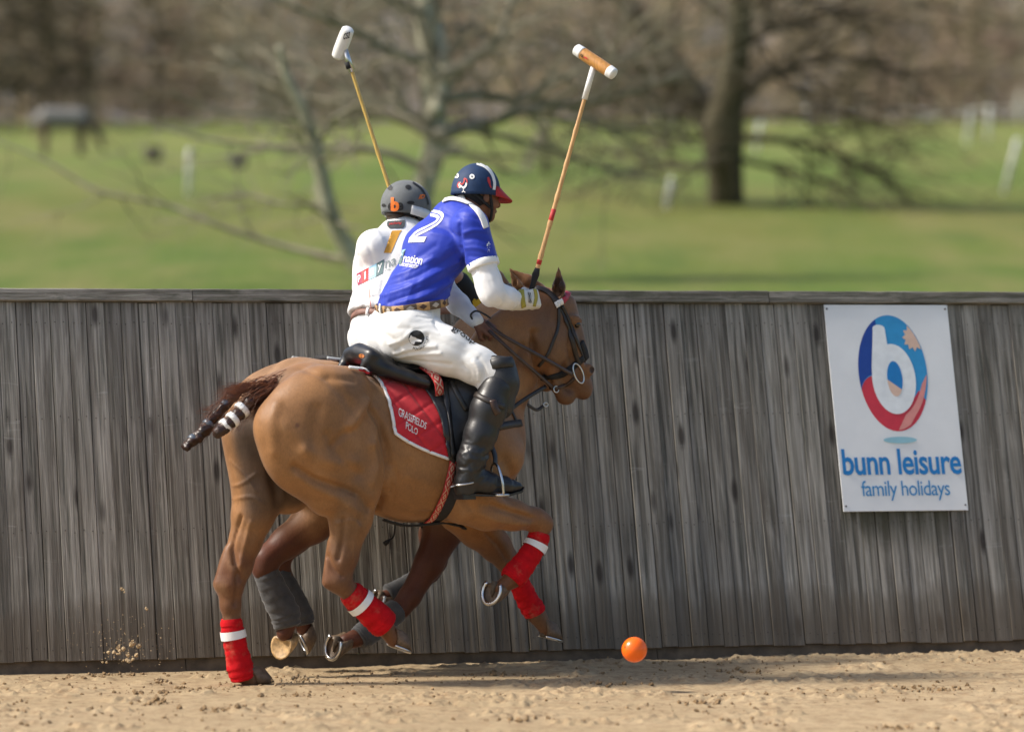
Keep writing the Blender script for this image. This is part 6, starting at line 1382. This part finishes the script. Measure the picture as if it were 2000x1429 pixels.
tree("bare_tree", "broad old tree with thick dark trunk and drooping bare branches on the pasture", 47,
     [[(1418, 402, .30), (1416, 340, .29), (1412, 265, .33), (1425, 180, .25), (1440, 90, .21), (1446, 0, .19), (1450, -90, .15)], [(1405, 285, .24), (1372, 205, .20), (1325, 140, .18), (1275, 85, .15), (1205, 0, .12)]],
     [[(1440, 190, .16), (1520, 140, .13), (1640, 115, .10), (1770, 150, .06), (1850, 220, .03)], [(1445, 270, .13), (1530, 275, .10), (1630, 300, .08), (1730, 350, .05), (1800, 430, .025)], [(1440, 310, .09), (1540, 335, .07), (1640, 365, .05), (1720, 420, .02)], [(1390, 320, .10), (1310, 325, .08), (1210, 300, .06), (1110, 300, .03), (1040, 340, .015)],
      [(1370, 200, .12), (1290, 190, .10), (1190, 170, .07), (1080, 190, .03)], [(1320, 140, .12), (1250, 130, .10), (1150, 90, .07), (1040, 60, .03)], [(1442, 90, .14), (1530, 50, .1), (1640, 20, .07), (1740, 40, .03)], [(1446, 10, .12), (1560, -20, .08), (1700, -30, .05)], [(1400, 260, .1), (1350, 270, .08), (1270, 250, .06), (1180, 250, .04), (1090, 270, .02)],
      [(1450, 230, .10), (1560, 220, .08), (1680, 230, .05), (1790, 290, .02)], [(1500, 140, .07), (1580, 190, .05), (1650, 230, .03), (1700, 300, .015)]],
     M_BARK_D, M_TWIG_D, 21, 22, 3.2, -.03, 2.5, lk=.6)
# the wood along the far edge of the pasture
def wood(name, label, n, x0, x1, y0, y1, hmin, hmax, seed, cols, dens):
    rn = random.Random(seed); V = []; Fc = []; C = []
    def blade(a, b, w, c):
        d = nrm(b - a); s = nrm(np.cross(d, A([rn.gauss(0, 1), rn.gauss(0, 1), rn.gauss(0, .3)]))) * w / 2; k = len(V); s2 = np.cross(d, s)
        V.extend([a - s, a + s, a + s2, b]); C.extend([c] * 4); Fc.extend([(k, k + 1, k + 3), (k + 1, k + 2, k + 3), (k + 2, k, k + 3)])
    for _ in range(n):
        x = rn.uniform(x0, x1); y = rn.uniform(y0, y1); z = float(field_z(A(x), A(y))) - .2; h = rn.uniform(hmin, hmax); c = A(rn.choice(cols)) * rn.uniform(.7, 1.25); B = A([x, y, z]); T = B + A([rn.gauss(0, .5), rn.gauss(0, .5), h])
        blade(B, T, h * .016, c); w = h * rn.uniform(.25, .42)
        for _ in range(dens):
            u = rn.random() ** .8; a = B + (T - B) * (u * .8 + .03); az = rn.uniform(0, 2 * math.pi); l = w * rn.uniform(.3, 1.0) * (1.15 - .6 * u); e = a + A([math.cos(az) * l, math.sin(az) * l, l * rn.uniform(-.2, .95)]); blade(a, e, rn.uniform(.06, .13), c)
            for _ in range(5):
                q = a + (e - a) * rn.uniform(.35, 1); m_ = l * rn.uniform(.2, .5); blade(q, q + A([rn.gauss(0, m_), rn.gauss(0, m_), rn.gauss(m_ * .3, m_ * .6)]), rn.uniform(.04, .09), c * rn.uniform(.8, 1.3))
    t = NT(name + "_twigs"); a_ = t.n("ShaderNodeAttribute", attribute_name="Col"); t.col(a_.outputs["Color"]).set(Roughness=1); t.b.inputs["Specular IOR Level"].default_value = .1
    o = mesh_obj(name, V, Fc, t.m, None, A([0, (y0 + y1) / 2, 9]), smooth_=False, col=A(C)); tag(o, label, "wood", kind="stuff"); return o
BR = [(.27, .215, .140), (.31, .235, .150), (.24, .205, .130), (.29, .25, .150), (.34, .27, .175)]  # twig browns lightened to stand in for haze over the wood
wood("far_wood", "brown leafless wood along the far edge of the pasture", 190, -46, 46, 128, 200, 8, 17, 4, BR, 34)
wood("hedge", "low brown hedge at the foot of the far wood", 280, -44, 44, 120, 136, 2.5, 6.5, 9, [(.25, .18, .14), (.28, .21, .15), (.20, .17, .11)], 14)
wood("dark_copse", "darker evergreen tinged copse at the end of the far wood", 16, -27, -12, 112, 126, 7, 12, 12, [(.060, .055, .036), (.075, .062, .040)], 60)
# posts, fence, tubs and a rugged horse on the pasture
def field_at(px, py):
    e = (HZ - py) / F; d = 2.32 / (.0666 - e); return at(px, py, d - DIST)
M_POST = simple("white_post_plastic", (.72, .72, .68), .5, .1)
def post(px, py, toppx, toppy, label, w=.07):
    b = field_at(px, py); t = at(toppx, toppy, b[1]); o = empty("fence_post", b); tag(o, label, "post", "white posts on the pasture"); ax = nrm(t - b); L = np.linalg.norm(t - b); g = G()
    g.tube([b - ax * .1, b + ax * L * .9, b + ax * L * .96, t], [w / 2, w / 2, w * .42, w * .2], 8); g.obj("shaft", M_POST, o)
    for k in (.45, .8): g = G(); g.tube([b + ax * L * k - A([w * .9, 0, 0]), b + ax * L * k + A([w * .9, 0, 0])], .018, 6); g.obj("insulator", M_BLACKCLOTH, o)
for q, lb in (((1477, 297, 1487, 222), "slim white post in the grass just beyond the thick trunk of the broad old tree"), ((1888, 285, 1896, 215), "white post of the close pair in the grass before the far tape fence"), ((1930, 278, 1932, 206), "white post of the close pair in the grass before the far tape fence"), ((1962, 375, 1988, 270), "white post leaning well over to one side in the open pasture"),
           ((1302, 405, 1312, 345), "short white post in the grass between the forked tree and the broad old tree"), ((368, 388, 370, 290), "upright white post standing near the two dark feed tubs on the pasture"), ((1575, 247, 1578, 205), "far white post at the foot of the brown wood"), ((1990, 243, 1992, 185), "far white post at the foot of the brown wood")): post(*q, lb, w=.11 if q[1] < 300 else .085)
b = field_at(1025, 330); o = empty("leaning_rail", b); tag(o, "pale timber rail propped at a slant on the pasture", "rail"); t_ = at(1058, 255, b[1]); g = G(); g.box((b + t_) / 2, .16, .07, np.linalg.norm(t_ - b) + .1, np.stack([nrm(np.cross(A([0, 1., 0]), t_ - b)), A([0, 1., 0]), nrm(t_ - b)])); g.obj("board", simple("pale_timber", (.42, .33, .25), .8), o, smooth_=False); g = G(); q0 = at(1066, 270, b[1] + .3); g.tube([q0 - A([0, 0, .8]), q0 + A([0, 0, .35])], .07, 8); g.obj("stake", M_BARK_D, o)
pf_o = empty("paddock_fence", field_at(1850, 240)); tag(pf_o, "far white tape fence in front of the brown wood", "fence")
for (pa, pb) in (((1620, 222), (2060, 210)), ((1620, 232), (2060, 222))):
    g = G(); g.tube([at(pa[0] + (pb[0] - pa[0]) * k / 10, pa[1] + (pb[1] - pa[1]) * k / 10 + (1.5 if k % 2 else 0), pf_o.location.y) for k in range(11)], .03, 5); g.obj("tape", M_POST, pf_o)
for px in range(1625, 2060, 72): g = G(); b = field_at(px, 241); g.tube([b - A([0, 0, .2]), b + A([0, 0, .75])], .05, 6); g.obj("stake", M_BARK_L, pf_o)
def tub(px, py, w, h, mat, label):
    b = field_at(px, py); g = G(); g.tube([b - A([0, 0, .05]), b + A([0, 0, h * .2]), b + A([0, 0, h * .9]), b + A([0, 0, h]), b + A([0, 0, h * .93]), b + A([0, 0, h * .3])], [w * .42, w * .45, w * .5, w * .52, w * .46, w * .40], 14); o = g.obj("feed_tub", mat, None, b); tag(o, label, "tub")
M_DTUB = simple("dark_rubber", (.085, .088, .088), .7); tub(465, 322, .42, .24, M_DTUB, "dark rubber feed tub on the pasture, the one nearer the crooked stem"); tub(298, 312, .42, .30, simple("brown_rubber", (.10, .088, .065), .8), "dark brown feed tub on the pasture, near the rugged horse"); tub(880, 302, .6, .25, simple("grey_rubber", (.16, .17, .17), .7), "grey feed tub on the pasture right of the forked tree")
b = field_at(125, 302); gh = Frame(b, R(10)); rh = empty("horse", b); tag(rh, "distant brown horse in a pale grey rug grazing on the pasture", "horse"); sd = SDF((-1.0, -.4, -.05), (1.5, .4, 1.7), .03)
sd.cone((-.5, 0, 1.08), (.45, 0, 1.08), .30, .30, .1, lat=.8); sd.chain([((.5, 0, 1.15), .22), ((.95, 0, .75), .13), ((1.02, 0, .55), .11), ((1.18, 0, .2), .07)], .06, lat=.7)
for s, t in ((-.62, .14), (-.55, -.14), (.45, .14), (.55, -.14)): sd.chain([((s, t, .95), .15), ((s + .02, t, .5), .07), ((s, t, .1), .045), ((s + .03, t, .02), .06)], .05)
sd.chain([((-.78, 0, 1.2), .06), ((-.86, 0, .6), .05)], .04); v, f = sd.surf(1); mesh_obj("body", gh.w(v * .78), f, simple("brown_coat", (.095, .06, .042), .7), rh)
sd = SDF((-1.0, -.5, .5), (1.0, .5, 1.7), .03); sd.cone((-.52, 0, 1.08), (.45, 0, 1.06), .34, .34, .1, lat=.85); sd.half((0, 0, .80), (0, 0, -1), .02); v, f = sd.surf(1); mesh_obj("rug", gh.w(v * .78), f, simple("grey_rug", (.19, .18, .165), .8), rh)
